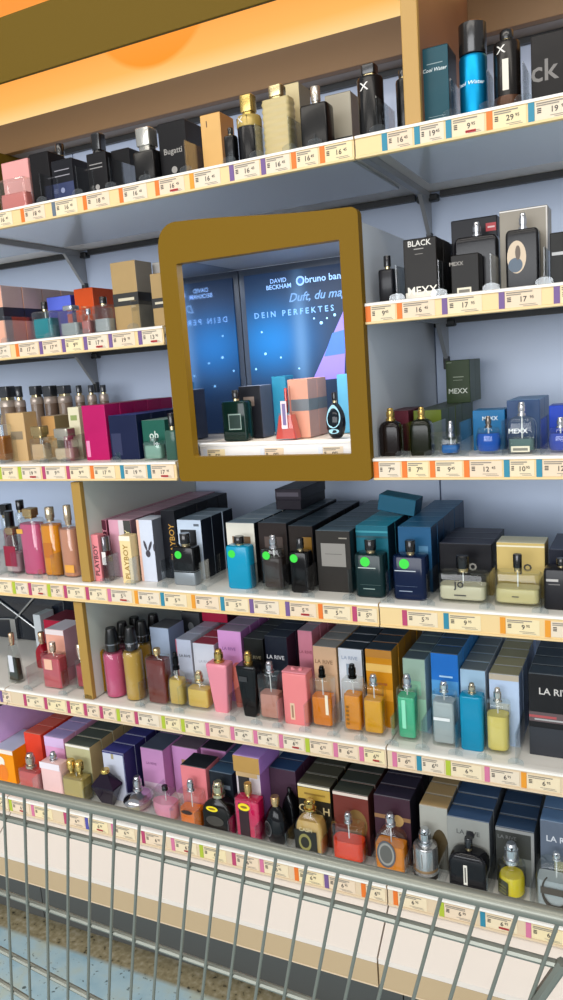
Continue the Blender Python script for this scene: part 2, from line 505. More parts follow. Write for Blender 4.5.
# ------------------------------------------------------------------ shop data, metres
# cartons: shelf, short name, label, x0, x1, front y, depth, base z, height, how many deep, colour, extras
# bottles: shelf, short name, label, x0, x1, front y, depth, base z, shoulder, full height, cap width, shape, cap, body, extras
ITEMS = [
    ('bottle', 'S1', 'pink flat flacon', 'clear flat flacon of pink perfume before a pink box', -1.1851, -1.1154, 0.03, 0.025, 1.609, 0.0665, 0.0693, None, 'rect', None, ('glass', 'e08a84', 0.55), {'dec': []}),
    ('box', 'S1', 'pink box', 'pale pink perfume box behind a pink flacon', -1.2211, -1.149, 0.085, 0.04, 1.609, 0.1157, 1, 'd99a96', {'dec': []}),
    ('box', 'S1', 'narrow black box', 'plain black perfume box right of the pink one', -1.1444, -1.0955, 0.085, 0.05, 1.609, 0.1196, 1, '141214', {'dec': []}),
    ('box', 'S1', 'black and blue box', 'black over navy perfume box with two thin lines', -1.0691, -1.0175, 0.06, 0.05, 1.609, 0.0884, 1, '15161c', {'dec': [('r', 0, 0, 1, 0.52, '1c2a55'), ('r', 0.12, 0.78, 0.85, 0.8, '8a8890'), ('r', 0.12, 0.66, 0.85, 0.68, '8a8890'), ('c', 0.45, 0.36, 0.005, '8890b0')]}),
    ('bottle', 'S1', 'tall black can', 'tall black can peering over the black and navy box', -1.1524, -1.1229, 0.16, 0.0295, 1.609, 0.1292, 0.1584, 0.0184, 'round', ('cap', '101012'), ('solid', '121214', 0.25), {'dec': []}),
    ('box', 'S1', 'lined black box', 'black box with two pale lines and a small crest', -0.9822, -0.9366, 0.06, 0.05, 1.609, 0.0861, 1, '161517', {'dec': [('r', 0.12, 0.76, 0.8, 0.78, '8d8a88'), ('r', 0.12, 0.68, 0.8, 0.7, '8d8a88'), ('c', 0.45, 0.28, 0.005, 'a09c98')]}),
    ('bottle', 'S1', 'black can with cap', 'tall black can behind the black box with pale lines', -1.0418, -1.014, 0.15, 0.0277, 1.609, 0.1235, 0.1554, 0.0223, 'round', ('cap', '101012'), ('solid', '121214', 0.25), {'dec': []}),
    ('box', 'S1', 'low black box', 'low glossy black box between taller black boxes', -0.9354, -0.893, 0.075, 0.05, 1.609, 0.0872, 1, '0f0e10', {'dec': []}),
    ('bottle', 'S1', 'frosted cap flacon', 'black flacon under a large frosted white cap', -0.8545, -0.8104, 0.03, 0.035, 1.609, 0.0621, 0.1016, 0.0299, 'rect', ('cap', 'b9b6ae'), ('solid', '0d0d0f', 0.25), {'dec': []}),
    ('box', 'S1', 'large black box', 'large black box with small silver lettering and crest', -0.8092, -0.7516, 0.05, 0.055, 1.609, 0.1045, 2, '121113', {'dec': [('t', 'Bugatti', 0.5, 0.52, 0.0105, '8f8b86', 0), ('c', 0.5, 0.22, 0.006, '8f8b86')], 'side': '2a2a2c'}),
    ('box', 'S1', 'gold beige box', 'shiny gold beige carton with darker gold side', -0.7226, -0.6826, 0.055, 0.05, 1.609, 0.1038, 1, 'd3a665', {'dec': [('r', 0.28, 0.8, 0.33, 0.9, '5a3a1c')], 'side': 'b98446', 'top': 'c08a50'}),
    ('bottle', 'S1', 'short black flacon', 'short black flacon just right of the gold beige carton', -0.6665, -0.647, 0.03, 0.0212, 1.609, 0.0548, 0.068, 0.0096, 'rect', ('cap', '0c0c0e'), ('solid', '0d0d0f', 0.25), {'dec': []}),
    ('bottle', 'S1', 'gold capped can', 'black can with gold cap and white cross emblem', -0.6458, -0.6036, 0.03, 0.0438, 1.609, 0.0818, 0.116, 0.0226, 'round', ('cap', 'b39a55'), ('solid', '100f11', 0.25), {'dec': [('band', 0.76, 1.0, 'b39a55'), ('r', 0.04, 0.8, 0.62, 0.98, '0e0e10'), ('t', 'X', 0.36, 0.9, 0.01, 'e0dcd4', 0)]}),
    ('bottle', 'S1', 'ribbed gold flacon', 'cream gold ribbed flacon with matching square cap', -0.5913, -0.5405, 0.03, 0.03, 1.609, 0.0949, 0.117, 0.0236, 'ribbed', ('cap', 'b5a47a'), ('solid', 'bba978', 0.35), {'dec': []}),
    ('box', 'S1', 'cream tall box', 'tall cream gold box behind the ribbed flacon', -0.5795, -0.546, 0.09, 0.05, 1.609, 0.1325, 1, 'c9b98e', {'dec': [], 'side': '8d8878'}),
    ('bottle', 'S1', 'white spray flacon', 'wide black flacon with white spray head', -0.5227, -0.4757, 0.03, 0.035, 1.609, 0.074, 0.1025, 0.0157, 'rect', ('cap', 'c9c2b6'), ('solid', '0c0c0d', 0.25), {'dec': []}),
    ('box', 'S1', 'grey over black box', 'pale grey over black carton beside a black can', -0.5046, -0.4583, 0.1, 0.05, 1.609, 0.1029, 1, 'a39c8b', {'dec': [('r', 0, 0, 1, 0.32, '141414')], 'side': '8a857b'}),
    ('bottle', 'S1', 'black cross can', 'tall black can with white cross left of gold post', -0.4278, -0.3867, 0.03, 0.0411, 1.609, 0.0978, 0.1151, 0.0228, 'round', ('cap', '111113'), ('solid', '121213', 0.25), {'dec': [('t', 'X', 0.42, 0.82, 0.012, 'e6e2dc', 0), ('r', 0.08, 0.72, 0.14, 0.95, '77736e')]}),
    ('bottle', 'S1', 'hidden black can', 'black can half hidden by the gold post', -0.3765, -0.352, 0.075, 0.0245, 1.609, 0.0962, 0.1093, 0.0146, 'round', ('cap', '111113'), ('solid', '131313', 0.25), {'dec': []}),
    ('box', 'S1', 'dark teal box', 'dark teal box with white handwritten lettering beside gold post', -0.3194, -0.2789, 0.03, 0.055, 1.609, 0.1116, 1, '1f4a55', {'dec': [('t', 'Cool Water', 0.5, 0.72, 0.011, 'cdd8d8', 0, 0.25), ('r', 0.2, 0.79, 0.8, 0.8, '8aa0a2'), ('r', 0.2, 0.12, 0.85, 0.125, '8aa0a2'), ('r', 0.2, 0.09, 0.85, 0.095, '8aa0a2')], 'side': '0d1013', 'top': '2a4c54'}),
    ('bottle', 'S1', 'bright blue can', 'bright blue deodorant can with tall black cap', -0.2672, -0.2261, 0.03, 0.0411, 1.609, 0.0925, 0.1358, 0.0405, 'round', ('cap', '1d1b1a'), ('metal', '1187b8', 0.3), {'dec': [('t', 'Cool Water', 0.45, 0.55, 0.008, 'cfe8f0', 0, 0.25)], 'name': 'deodorant_can', 'cat': 'can'}),
    ('bottle', 'S1', 'amber black can', 'black can with brown base, cross emblem and white sticker', -0.2168, -0.1786, 0.03, 0.0382, 1.609, 0.0999, 0.1145, 0.0196, 'round', ('cap', '121112'), ('solid', '161210', 0.25), {'dec': [('band', 0, 0.28, '4a2a12'), ('t', 'X', 0.38, 0.86, 0.011, 'e0dcd4', 0), ('r', 0.42, 0.3, 0.6, 0.72, 'd9d4c4')]}),
    ('box', 'S1', 'black right end box', 'matt black box with two big grey letters at right end', -0.1632, -0.1043, 0.04, 0.055, 1.609, 0.0965, 1, '191615', {'dec': [('t', 'ck', 0.32, 0.5, 0.03, '6e6a66', 0)]}),
    ('box', 'S2L', 'pink striped box', 'pale pink box with broad black band', -1.2826, -1.2264, 0.045, 0.06, 1.357, 0.1228, 4, 'd9a48c', {'dec': [('band', 0.42, 0.64, '23262c')], 'side': 'b9a3a0'}),
    ('bottle', 'S2L', 'teal flacon', 'clear flacon of teal perfume with black cap', -1.1409, -1.0888, 0.03, 0.03, 1.357, 0.0586, 0.0775, 0.0131, 'rect', ('cap', '0c0c0e'), ('glass', '1b8f9c', 0.75), {'dec': []}),
    ('bottle', 'S2L', 'ribbed clear flacon', 'ribbed clear flacon left of the pink bottle', -1.0729, -1.0227, 0.03, 0.03, 1.357, 0.0541, 0.0631, 0.0252, 'ribbed', ('cap', 'b9bcc0'), ('glass', 'aeb6ba', 0.5), {'dec': []}),
    ('box', 'S2L', 'violet blue box', 'violet and blue box lying behind clear flacons', -1.2092, -1.1421, 0.16, 0.05, 1.357, 0.1006, 1, '4b46a8', {'dec': [('r', 0, 0.72, 1, 1, '5a6fe0'), ('r', 0.8, 0, 1, 0.6, 'c8553a')]}),
    ('box', 'S2L', 'orange box', 'bright orange box with dark side at the back', -1.1239, -1.0731, 0.15, 0.09, 1.357, 0.1085, 1, 'd2501c', {'dec': [], 'side': 'c04a1c'}),
    ('bottle', 'S2L', 'pink small flacon', 'small pink flacon between two ribbed clear flacons', -1.0181, -0.9935, 0.03, 0.03, 1.357, 0.0425, 0.0532, 0.0098, 'rect', ('cap', 'c8c8cc'), ('glass', 'd9736c', 0.7), {'dec': []}),
    ('bottle', 'S2L', 'black capped ribbed flacon', 'ribbed clear flacon with black cap below orange box', -0.9872, -0.9465, 0.03, 0.03, 1.357, 0.0557, 0.072, 0.0144, 'ribbed', ('cap', '0c0c0e'), ('glass', 'b6bcc0', 0.5), {'dec': []}),
    ('box', 'S2L', 'kraft box', 'tall kraft gold box with black band, nearest its kind', -0.9457, -0.8874, 0.05, 0.055, 1.357, 0.1325, 1, 'a58a5e', {'dec': [('band', 0.38, 0.56, '17140f'), ('r', 0.2, 0.45, 0.85, 0.49, 'c9bfa6')], 'side': '8a8378', 'top': 'c8c4bc'}),
    ('box', 'S2L', 'second kraft box', 'kraft gold box with black band against the gold frame', -0.8565, -0.8252, 0.05, 0.055, 1.357, 0.1019, 1, 'a58a5e', {'dec': [('band', 0.38, 0.56, '17140f'), ('r', 0.2, 0.45, 0.9, 0.49, 'c9bfa6')], 'side': '8a8378'}),
    ('box', 'S2L', 'white back box', 'plain white box behind the kraft gold boxes', -0.8964, -0.8775, 0.12, 0.05, 1.357, 0.1334, 1, 'c9c6c2', {'dec': []}),
    ('bottle', 'S3L', 'leftmost brown bottle', 'brown bottle with grey cap, leftmost of the back row', -1.513, -1.4719, 0.27, 0.0411, 1.109, 0.1294, 0.1646, 0.0324, 'round', ('cap', '3a3d42'), ('solid', '8f7a68', 0.2), {'dec': [('band', 0.86, 1.0, 'b9a99c')], 'grp': 'brown bottles in the back row'}),
    ('bottle', 'S3L', 'second brown bottle', 'brown bottle with grey cap, second of the back row', -1.4699, -1.4429, 0.282, 0.027, 1.109, 0.1274, 0.1628, 0.0186, 'round', ('cap', '3a3d42'), ('solid', '7c6656', 0.2), {'dec': [('band', 0.86, 1.0, 'b9a99c')], 'grp': 'brown bottles in the back row'}),
    ('bottle', 'S3L', 'third brown bottle', 'brown bottle with grey cap, third of the back row', -1.4296, -1.398, 0.294, 0.0332, 1.109, 0.1323, 0.1602, 0.0249, 'round', ('cap', '3a3d42'), ('solid', '8f7a68', 0.2), {'dec': [('band', 0.86, 1.0, 'b9a99c')], 'grp': 'brown bottles in the back row'}),
    ('bottle', 'S3L', 'fourth brown bottle', 'brown bottle with grey cap, fourth of the back row', -1.3968, -1.3631, 0.306, 0.0362, 1.109, 0.1314, 0.1583, 0.0279, 'round', ('cap', '3a3d42'), ('solid', '7c6656', 0.2), {'dec': [('band', 0.86, 1.0, 'b9a99c')], 'grp': 'brown bottles in the back row'}),
    ('bottle', 'S3L', 'fifth brown bottle', 'brown bottle with grey cap, fifth of the back row', -1.3619, -1.327, 0.318, 0.0357, 1.109, 0.1304, 0.1562, 0.0275, 'round', ('cap', '3a3d42'), ('solid', '8f7a68', 0.2), {'dec': [('band', 0.86, 1.0, 'b9a99c')], 'grp': 'brown bottles in the back row'}),
    ('bottle', 'S3L', 'sixth brown bottle', 'brown bottle with grey cap, sixth of the back row', -1.312, -1.2897, 0.33, 0.0223, 1.109, 0.1294, 0.154, 0.0145, 'round', ('cap', '3a3d42'), ('solid', '7c6656', 0.2), {'dec': [('band', 0.86, 1.0, 'b9a99c')], 'grp': 'brown bottles in the back row'}),
    ('bottle', 'S3L', 'seventh brown bottle', 'brown bottle with grey cap, seventh of the back row', -1.2835, -1.2613, 0.342, 0.0221, 1.109, 0.1287, 0.1524, 0.0143, 'round', ('cap', '3a3d42'), ('solid', '8f7a68', 0.2), {'dec': [('band', 0.86, 1.0, 'b9a99c')], 'grp': 'brown bottles in the back row'}),
    ('bottle', 'S3L', 'rightmost brown bottle', 'brown bottle with grey cap, rightmost of the back row', -1.255, -1.2331, 0.354, 0.0219, 1.109, 0.1281, 0.1507, 0.0142, 'round', ('cap', '3a3d42'), ('solid', '7c6656', 0.2), {'dec': [('band', 0.86, 1.0, 'b9a99c')], 'grp': 'brown bottles in the back row'}),
    ('bottle', 'S3L', 'amber edge flacon', 'amber flacon at the left picture edge', -1.2976, -1.2597, 0.03, 0.03, 1.109, 0.0826, 0.1056, 0.0145, 'rect', ('cap', 'c8c8cc'), ('glass', 'c07a2c', 0.7), {'dec': []}),
    ('box', 'S3L', 'pale gold box', 'tall pale gold box with grey print at far left', -1.2777, -1.2257, 0.0625, 0.04, 1.109, 0.1051, 1, 'c9a878', {'dec': [('r', 0.2, 0.45, 0.85, 0.62, '8a7a62')]}),
    ('bottle', 'S3L', 'pale gold flacon', 'pale gold flacon right of the tall pale gold box', -1.1883, -1.1471, 0.03, 0.028, 1.109, 0.0516, 0.076, 0.0302, 'rect', ('cap', 'b9a070'), ('glass', 'd8b890', 0.75), {'dec': []}),
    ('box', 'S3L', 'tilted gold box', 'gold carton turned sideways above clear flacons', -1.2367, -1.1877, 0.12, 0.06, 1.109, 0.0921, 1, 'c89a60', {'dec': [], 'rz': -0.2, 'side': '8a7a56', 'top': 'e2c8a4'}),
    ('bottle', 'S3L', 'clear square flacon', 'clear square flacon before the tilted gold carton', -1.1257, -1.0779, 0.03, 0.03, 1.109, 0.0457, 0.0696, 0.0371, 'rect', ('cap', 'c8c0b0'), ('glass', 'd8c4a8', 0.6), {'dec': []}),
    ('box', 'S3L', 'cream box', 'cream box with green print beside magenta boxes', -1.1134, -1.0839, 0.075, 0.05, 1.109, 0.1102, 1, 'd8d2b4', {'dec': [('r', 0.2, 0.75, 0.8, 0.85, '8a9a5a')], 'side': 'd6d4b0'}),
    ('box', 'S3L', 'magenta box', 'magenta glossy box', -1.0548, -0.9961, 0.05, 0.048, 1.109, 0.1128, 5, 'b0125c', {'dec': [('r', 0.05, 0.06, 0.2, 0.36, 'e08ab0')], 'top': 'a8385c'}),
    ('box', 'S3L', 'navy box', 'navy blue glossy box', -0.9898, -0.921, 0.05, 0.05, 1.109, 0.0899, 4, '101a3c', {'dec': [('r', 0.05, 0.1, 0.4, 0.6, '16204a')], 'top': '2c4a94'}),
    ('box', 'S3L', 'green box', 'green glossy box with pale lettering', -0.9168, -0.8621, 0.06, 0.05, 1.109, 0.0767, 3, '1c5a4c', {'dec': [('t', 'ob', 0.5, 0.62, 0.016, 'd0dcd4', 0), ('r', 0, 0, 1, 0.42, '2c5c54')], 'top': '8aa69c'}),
    ('bottle', 'S3L', 'pale green flacon', 'pale green flacon before the green boxes', -0.8946, -0.8526, 0.025, 0.022, 1.109, 0.0384, 0.0436, None, 'rect', ('cap', '9ab0a8'), ('glass', '8fb8aa', 0.8), {'dec': []}),
    ('bottle', 'S3L', 'slim green bottle', 'slim dark green bottle with black cap beside gold frame', -0.8456, -0.8205, 0.03, 0.025, 1.109, 0.0579, 0.0896, 0.0136, 'rect', ('cap', '0c0c0e'), ('solid', '37594e', 0.15), {'dec': []}),
    ('bottle', 'N', 'dark green flacon', 'dark green square flacon with framed label', -0.7498, -0.6974, 0.09, 0.03, 1.137, 0.0757, 0.0961, 0.0153, 'rect', ('cap', '0c0c0e'), ('solid', '0b2420', 0.1), {'dec': [('r', 0.28, 0.28, 0.8, 0.68, '8fa49c'), ('r', 0.31, 0.31, 0.77, 0.65, '14302a')]}),
    ('box', 'N', 'grey dark box', 'dark box with silver lid behind the green flacon', -0.7335, -0.6857, 0.135, 0.05, 1.137, 0.1012, 1, '1c1e24', {'dec': [('r', 0.2, 0.62, 0.7, 0.8, '7a6a60')], 'side': '4a5060', 'top': '8a90a0'}),
    ('box', 'N', 'teal back box', 'teal box standing behind pink boxes', -0.6845, -0.6543, 0.185, 0.04, 1.137, 0.116, 1, '2a7f9e', {'dec': []}),
    ('box', 'N', 'pink banded box', 'pink box with grey band', -0.6152, -0.5745, 0.11, 0.045, 1.137, 0.1088, 2, 'd99c84', {'dec': [('band', 0.46, 0.66, '6a7278'), ('r', 0.05, 0, 0.12, 0.9, 'b86a58')], 'side': 'b08e86'}),
    ('bottle', 'N', 'coral pointed flacon', 'coral flacon rising to a slender point', -0.6332, -0.5904, 0.078, 0.03, 1.137, 0.0493, 0.0944, 0.0061, 'trap', ('cap', 'b84a44'), ('glass', 'e0574c', 0.95), {'dec': [('r', 0.38, 0.42, 0.66, 1.45, 'e8d8dc'), ('r', 0.44, 0.55, 0.6, 1.35, '7a6a9a')]}),
    ('bottle', 'N', 'ice blue heart flacon', 'round dark flacon with ice blue heart shape', -0.5353, -0.4988, 0.08, 0.03, 1.137, 0.063, 0.082, 0.0096, 'oval', ('cap', '0c0c0e'), ('solid', '101820', 0.1), {'dec': [('e', 0.5, 0.62, 0.33, 0.33, '9fd2e4'), ('e', 0.5, 0.2, 0.25, 0.07, '9fd2e4')]}),
    ('box', 'N', 'light blue back box', 'pale blue box at the right back corner', -0.5442, -0.5159, 0.18, 0.05, 1.137, 0.1114, 1, '5aa6c8', {'dec': []}),
    ('bottle', 'S2R', 'small black flacon', 'small black flacon with ball cap at shelf end', -0.4036, -0.3785, 0.03, 0.028, 1.357, 0.055, 0.0764, 0.0117, 'rect', ('cap', '15151a'), ('solid', '16161b', 0.3), {'dec': []}),
    ('box', 'S2R', 'black white footed box', 'black box with large white lettering at its foot', -0.3611, -0.3082, 0.035, 0.045, 1.357, 0.0953, 3, '17130f', {'dec': [('t', 'BLACK', 0.5, 0.93, 0.009, 'd8d4cc', 0), ('r', 0.32, 0.83, 0.62, 0.845, '9a9690'), ('r', 0.35, 0.75, 0.6, 0.76, '77736e'), ('r', 0.02, 0, 0.95, 0.14, 'd9d2c4'), ('t', 'MEXX', 0.55, 0.16, 0.017, 'e6e0d4', 0)]}),
    ('box', 'S2R', 'squat black box', 'squat black box with white sticker', -0.2866, -0.2437, 0.035, 0.03, 1.357, 0.0624, 1, '15120f', {'dec': [('t', 'MEXX', 0.2, 0.8, 0.006, '9a948c', 0), ('r', 0.2, 0.03, 0.72, 0.2, 'd9d2bc'), ('r', 0.26, 0.08, 0.66, 0.15, '6a6458')]}),
    ('bottle', 'S2R', 'wide black flacon', 'wide black flacon with silver spray before black box', -0.2899, -0.2227, 0.075, 0.03, 1.357, 0.0929, 0.1157, 0.0125, 'slab', ('spray', 'c8c8cc'), ('solid', '121115', 0.2), {'dec': []}),
    ('box', 'S2R', 'red tagged black box', 'large black box with small red tag', -0.3049, -0.2304, 0.125, 0.05, 1.357, 0.1279, 1, '14141a', {'dec': [('r', 0.76, 0.82, 0.98, 0.92, 'b8202c'), ('r', 0.8, 0.86, 0.95, 0.88, 'e8c8c8')]}),
    ('box', 'S2R', 'taupe box', 'large taupe silver box with white edge', -0.2184, -0.1475, 0.075, 0.05, 1.357, 0.1234, 1, '8f887c', {'dec': [('r', 0.0, 0.985, 1, 1, 'd4d0ca'), ('r', 0.97, 0, 1, 1, 'c4c0ba')]}),
    ('bottle', 'S2R', 'oval window flacon', 'black flacon with oval picture window and silver spray', -0.2038, -0.1562, 0.035, 0.03, 1.357, 0.0879, 0.1124, 0.0115, 'slab', ('spray', 'c8c8cc'), ('solid', '131214', 0.25), {'dec': [('e', 0.34, 0.55, 0.29, 0.27, 'c8b49a'), ('e', 0.3, 0.42, 0.22, 0.12, '4a5a6a'), ('e', 0.38, 0.62, 0.08, 0.12, '5a4a3c')]}),
    ('box', 'S2R', 'end black box', 'black box with silver line at the picture edge', -0.1403, -0.0923, 0.035, 0.05, 1.357, 0.0758, 1, '14130f', {'dec': [('r', 0.05, 0.58, 1, 0.64, 'b0b0b0')]}),
    ('bottle', 'S3R', 'brown black flask', 'brown black flask with gold neck at shelf end', -0.4167, -0.3803, 0.03, 0.03, 1.109, 0.0592, 0.08, 0.0139, 'flask2', ('goldspray', 'c9a860'), ('solid', '17100e', 0.15), {'dec': []}),
    ('box', 'S3R', 'maroon box', 'maroon box behind the brown black flask', -0.4291, -0.3838, 0.1, 0.05, 1.109, 0.0709, 2, '5c2430', {'dec': []}),
    ('bottle', 'S3R', 'green black flask', 'green black flask with gold neck, second from shelf end', -0.3631, -0.328, 0.03, 0.03, 1.109, 0.0605, 0.0794, 0.0117, 'flask2', ('goldspray', 'c9a860'), ('solid', '141708', 0.15), {'dec': []}),
    ('box', 'S3R', 'olive box', 'olive green box', -0.3749, -0.326, 0.1, 0.05, 1.109, 0.0703, 5, '5c6a1c', {'dec': [], 'side': '2c4430', 'top': '4a5444'}),
    ('box', 'S3R', 'standing green box', 'dark green box standing on top of the olive row', -0.3575, -0.3123, 0.27, 0.05, 1.1788, 0.0803, 2, '2c3f1c', {'dec': [('t', 'MEXX', 0.5, 0.28, 0.01, 'dfe4d4', 0), ('r', 0.3, 0.6, 0.75, 0.62, '9aa48a'), ('r', 0.3, 0.53, 0.7, 0.54, '9aa48a'), ('r', 0.04, 0.95, 0.25, 0.96, 'b0b89c')]}),
    ('bottle', 'S3R', 'little blue flacon', 'little clear flacon with blue perfume, leftmost blue one', -0.3137, -0.2829, 0.03, 0.03, 1.109, 0.0298, 0.0546, 0.0098, 'rect', ('spray', 'c8c8cc'), ('glass', '2a6fb8', 0.55), {'dec': []}),
    ('box', 'S3R', 'sky blue box', 'sky blue box behind a blue flacon', -0.2716, -0.2198, 0.09, 0.05, 1.109, 0.0666, 1, '1f6a9c', {'dec': [('t', 'MEXX', 0.55, 0.8, 0.007, 'd8e4ec', 0)]}),
    ('bottle', 'S3R', 'round blue flacon', 'rounded flacon of vivid blue perfume with silver spray', -0.2587, -0.2168, 0.03, 0.03, 1.109, 0.0423, 0.0603, 0.0094, 'bowl', ('spray', '8a8078'), ('glass', '1c5cc0', 0.8), {'dec': []}),
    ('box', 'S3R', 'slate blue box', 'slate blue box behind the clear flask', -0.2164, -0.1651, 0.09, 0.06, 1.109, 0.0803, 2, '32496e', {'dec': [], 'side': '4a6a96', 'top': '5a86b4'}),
    ('bottle', 'S3R', 'clear flask', 'clear flask with white lettering and paper sticker', -0.2074, -0.1655, 0.03, 0.032, 1.109, 0.0592, 0.0799, 0.012, 'flask2', ('spray', 'c8c8cc'), ('glass', '6a8484', 0.35), {'dec': [('t', 'MEXX', 0.42, 0.62, 0.008, 'f0f4f4', 0), ('r', 0.15, 0.06, 0.82, 0.22, 'd9d4bc'), ('r', 0.22, 0.1, 0.75, 0.17, '77766a')]}),
    ('box', 'S3R', 'royal blue box', 'royal blue box at the right picture edge', -0.1514, -0.1052, 0.09, 0.05, 1.109, 0.0695, 1, '1c3fae', {'dec': []}),
    ('bottle', 'S3R', 'violet blue flacon', 'frosted violet blue flacon at the right picture edge', -0.1495, -0.1092, 0.03, 0.03, 1.109, 0.0388, 0.0545, 0.0115, 'bowl', ('spray', 'c8c8cc'), ('glass', '4a5ec0', 0.8), {'dec': []}),
    ('bottle', 'S4', 'back mist black cap', 'clear mist bottle with black cap, left of back pair', -1.444, -1.4141, 0.16, 0.0299, 0.8605, 0.0974, 0.1299, 0.0229, 'round', ('cap', '0c0c0e'), ('glass', '9a6a7a', 0.7), {'dec': []}),
    ('bottle', 'S4', 'second back mist', 'clear mist bottle with black cap, right of back pair', -1.4065, -1.377, 0.17, 0.0294, 0.8605, 0.1086, 0.1383, 0.0193, 'round', ('cap', '0c0c0e'), ('glass', '8a7a8a', 0.7), {'dec': []}),
    ('bottle', 'S4', 'crimson label flacon', 'clear flacon with crimson label and gold cap', -1.3063, -1.2614, 0.03, 0.028, 0.8605, 0.0883, 0.1041, 0.0238, 'flask', ('cap', 'b89a78'), ('glass', 'd8c4c4', 0.5), {'dec': [('r', 0.12, 0.2, 0.88, 0.72, '8c1030')]}),
    ('bottle', 'S4', 'black capped slim bottle', 'slim bottle with tall black cap behind crimson label flacon', -1.3542, -1.3292, 0.085, 0.025, 0.8605, 0.0913, 0.1291, 0.0216, 'round', ('cap', '0c0c0e'), ('solid', '5c3038', 0.2), {'dec': []}),
    ('bottle', 'S4', 'pink mist bottle', 'tall pink body mist bottle with gold cap', -1.2556, -1.1976, 0.03, 0.035, 0.8605, 0.1256, 0.1471, 0.0261, 'rect', ('cap', 'c4a878'), ('glass', 'd8608c', 0.92), {'dec': [('r', 0.0, 0.74, 0.3, 0.82, 'd8a040')], 'name': 'body_mist_bottle', 'rr': 0.014}),
    ('bottle', 'S4', 'orange mist bottle', 'tall orange body mist bottle with clear cap', -1.1955, -1.1476, 0.03, 0.035, 0.8605, 0.1201, 0.15, 0.0197, 'rect', ('cap', 'b8a890'), ('glass', 'f09a10', 0.95), {'dec': [('r', 0.25, 0.35, 0.75, 0.62, 'b86a18')], 'name': 'body_mist_bottle', 'rr': 0.014}),
    ('bottle', 'S4', 'peach mist bottle', 'tall peach body mist bottle nearest the gold edge', -1.143, -1.1018, 0.03, 0.035, 0.8605, 0.1124, 0.1549, 0.0164, 'rect', ('cap', 'c8b498'), ('glass', 'dc9a7c', 0.95), {'dec': [('r', 0.3, 0.1, 0.9, 0.25, 'e0a040')], 'name': 'body_mist_bottle', 'rr': 0.012}),
    ('box', 'S4', 'pink lettered tube', 'narrow pink pack with vertical black lettering', -1.0435, -1.0256, 0.02, 0.02, 0.8605, 0.0986, 1, 'e58a90', {'dec': [('t', 'PLAYBOY', 0.5, 0.46, 0.0115, '1c1014', 90)]}),
    ('bottle', 'S4', 'grey capped flacon', 'dark red flacon with round grey cap and sticker', -1.0244, -1.0092, 0.022, 0.022, 0.8605, 0.0639, 0.0939, 0.0258, 'rect', ('cap', '7a767a'), ('solid', '4a1c22', 0.2), {'dec': [('r', 0.2, 0.55, 0.85, 0.98, 'e8e0dc')]}),
    ('box', 'S4', 'pink side box', 'pink box', -1.0691, -1.0319, 0.06, 0.042, 0.8605, 0.1214, 8, 'd88a9c', {'dec': [('r', 0.62, 0.2, 0.98, 1, '5c1c34'), ('t', 'PLAYBOY', 0.8, 0.55, 0.013, 'e8a0b0', 90)], 'side': '7c3a4c', 'top': 'c88aa0'}),
    ('box', 'S4', 'pink white box', 'pink and white box', -1.0268, -0.9698, 0.06, 0.042, 0.8605, 0.1224, 8, 'd9a0b4', {'dec': [('r', 0.45, 0, 1, 1, 'd4ccd0'), ('r', 0.68, 0.4, 1, 1, '3a3a38'), ('t', 'PLAYBOY', 0.82, 0.55, 0.012, 'e8dca0', 90)], 'side': '8a6a74', 'top': 'c8a0b0'}),
    ('box', 'S4', 'cream lettered pack', 'narrow cream pack with vertical gold lettering', -0.972, -0.9445, 0.02, 0.025, 0.8605, 0.0987, 1, 'e8cf9a', {'dec': [('t', 'PLAYBOY', 0.5, 0.46, 0.0125, '9a7420', 90), ('r', 0, 0.9, 1, 1, 'ece4d0')]}),
    ('box', 'S4', 'white rabbit box', 'white box with dark rabbit head print and peach edge', -0.9401, -0.9016, 0.04, 0.05, 0.8605, 0.1281, 1, 'ccd2e0', {'dec': [('r', 0, 0, 0.16, 1, 'e8b8a4'), ('bunny', 0.58, 0.5, 0.022, '3a3640'), ('e', 1.0, 0.56, 0.06, 0.06, '3a3640')], 'side': '6a6e78'}),
    ('box', 'S4', 'black lettered box', 'black box with vertical gold lettering', -0.9004, -0.8675, 0.07, 0.042, 0.8605, 0.141, 5, '17181e', {'dec': [('t', 'PLAYBOY', 0.72, 0.55, 0.013, 'b98a34', 90)], 'top': '3a3c46'}),
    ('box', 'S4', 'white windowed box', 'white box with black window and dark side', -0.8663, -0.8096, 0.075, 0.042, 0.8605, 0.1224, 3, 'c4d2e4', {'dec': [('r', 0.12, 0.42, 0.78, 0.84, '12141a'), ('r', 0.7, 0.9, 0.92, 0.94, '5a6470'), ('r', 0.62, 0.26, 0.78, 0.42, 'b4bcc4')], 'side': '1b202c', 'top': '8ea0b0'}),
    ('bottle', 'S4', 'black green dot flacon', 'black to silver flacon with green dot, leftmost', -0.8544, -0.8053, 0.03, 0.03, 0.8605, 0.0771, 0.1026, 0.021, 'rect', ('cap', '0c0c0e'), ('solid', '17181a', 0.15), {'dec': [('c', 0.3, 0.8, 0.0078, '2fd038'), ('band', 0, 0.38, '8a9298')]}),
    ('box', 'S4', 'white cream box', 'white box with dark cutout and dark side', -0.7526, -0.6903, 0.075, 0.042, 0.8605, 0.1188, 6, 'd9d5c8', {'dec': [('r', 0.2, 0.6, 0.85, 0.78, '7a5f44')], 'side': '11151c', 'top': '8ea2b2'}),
    ('bottle', 'S4', 'turquoise flacon', 'opaque turquoise flacon with green dot sticker', -0.7334, -0.6834, 0.03, 0.03, 0.8605, 0.0834, 0.1001, 0.0196, 'rect', ('cap', '141414'), ('solid', '0f8fb4', 0.22), {'dec': [('c', 0.3, 0.82, 0.0078, '2fd038')], 'rr': 0.008}),
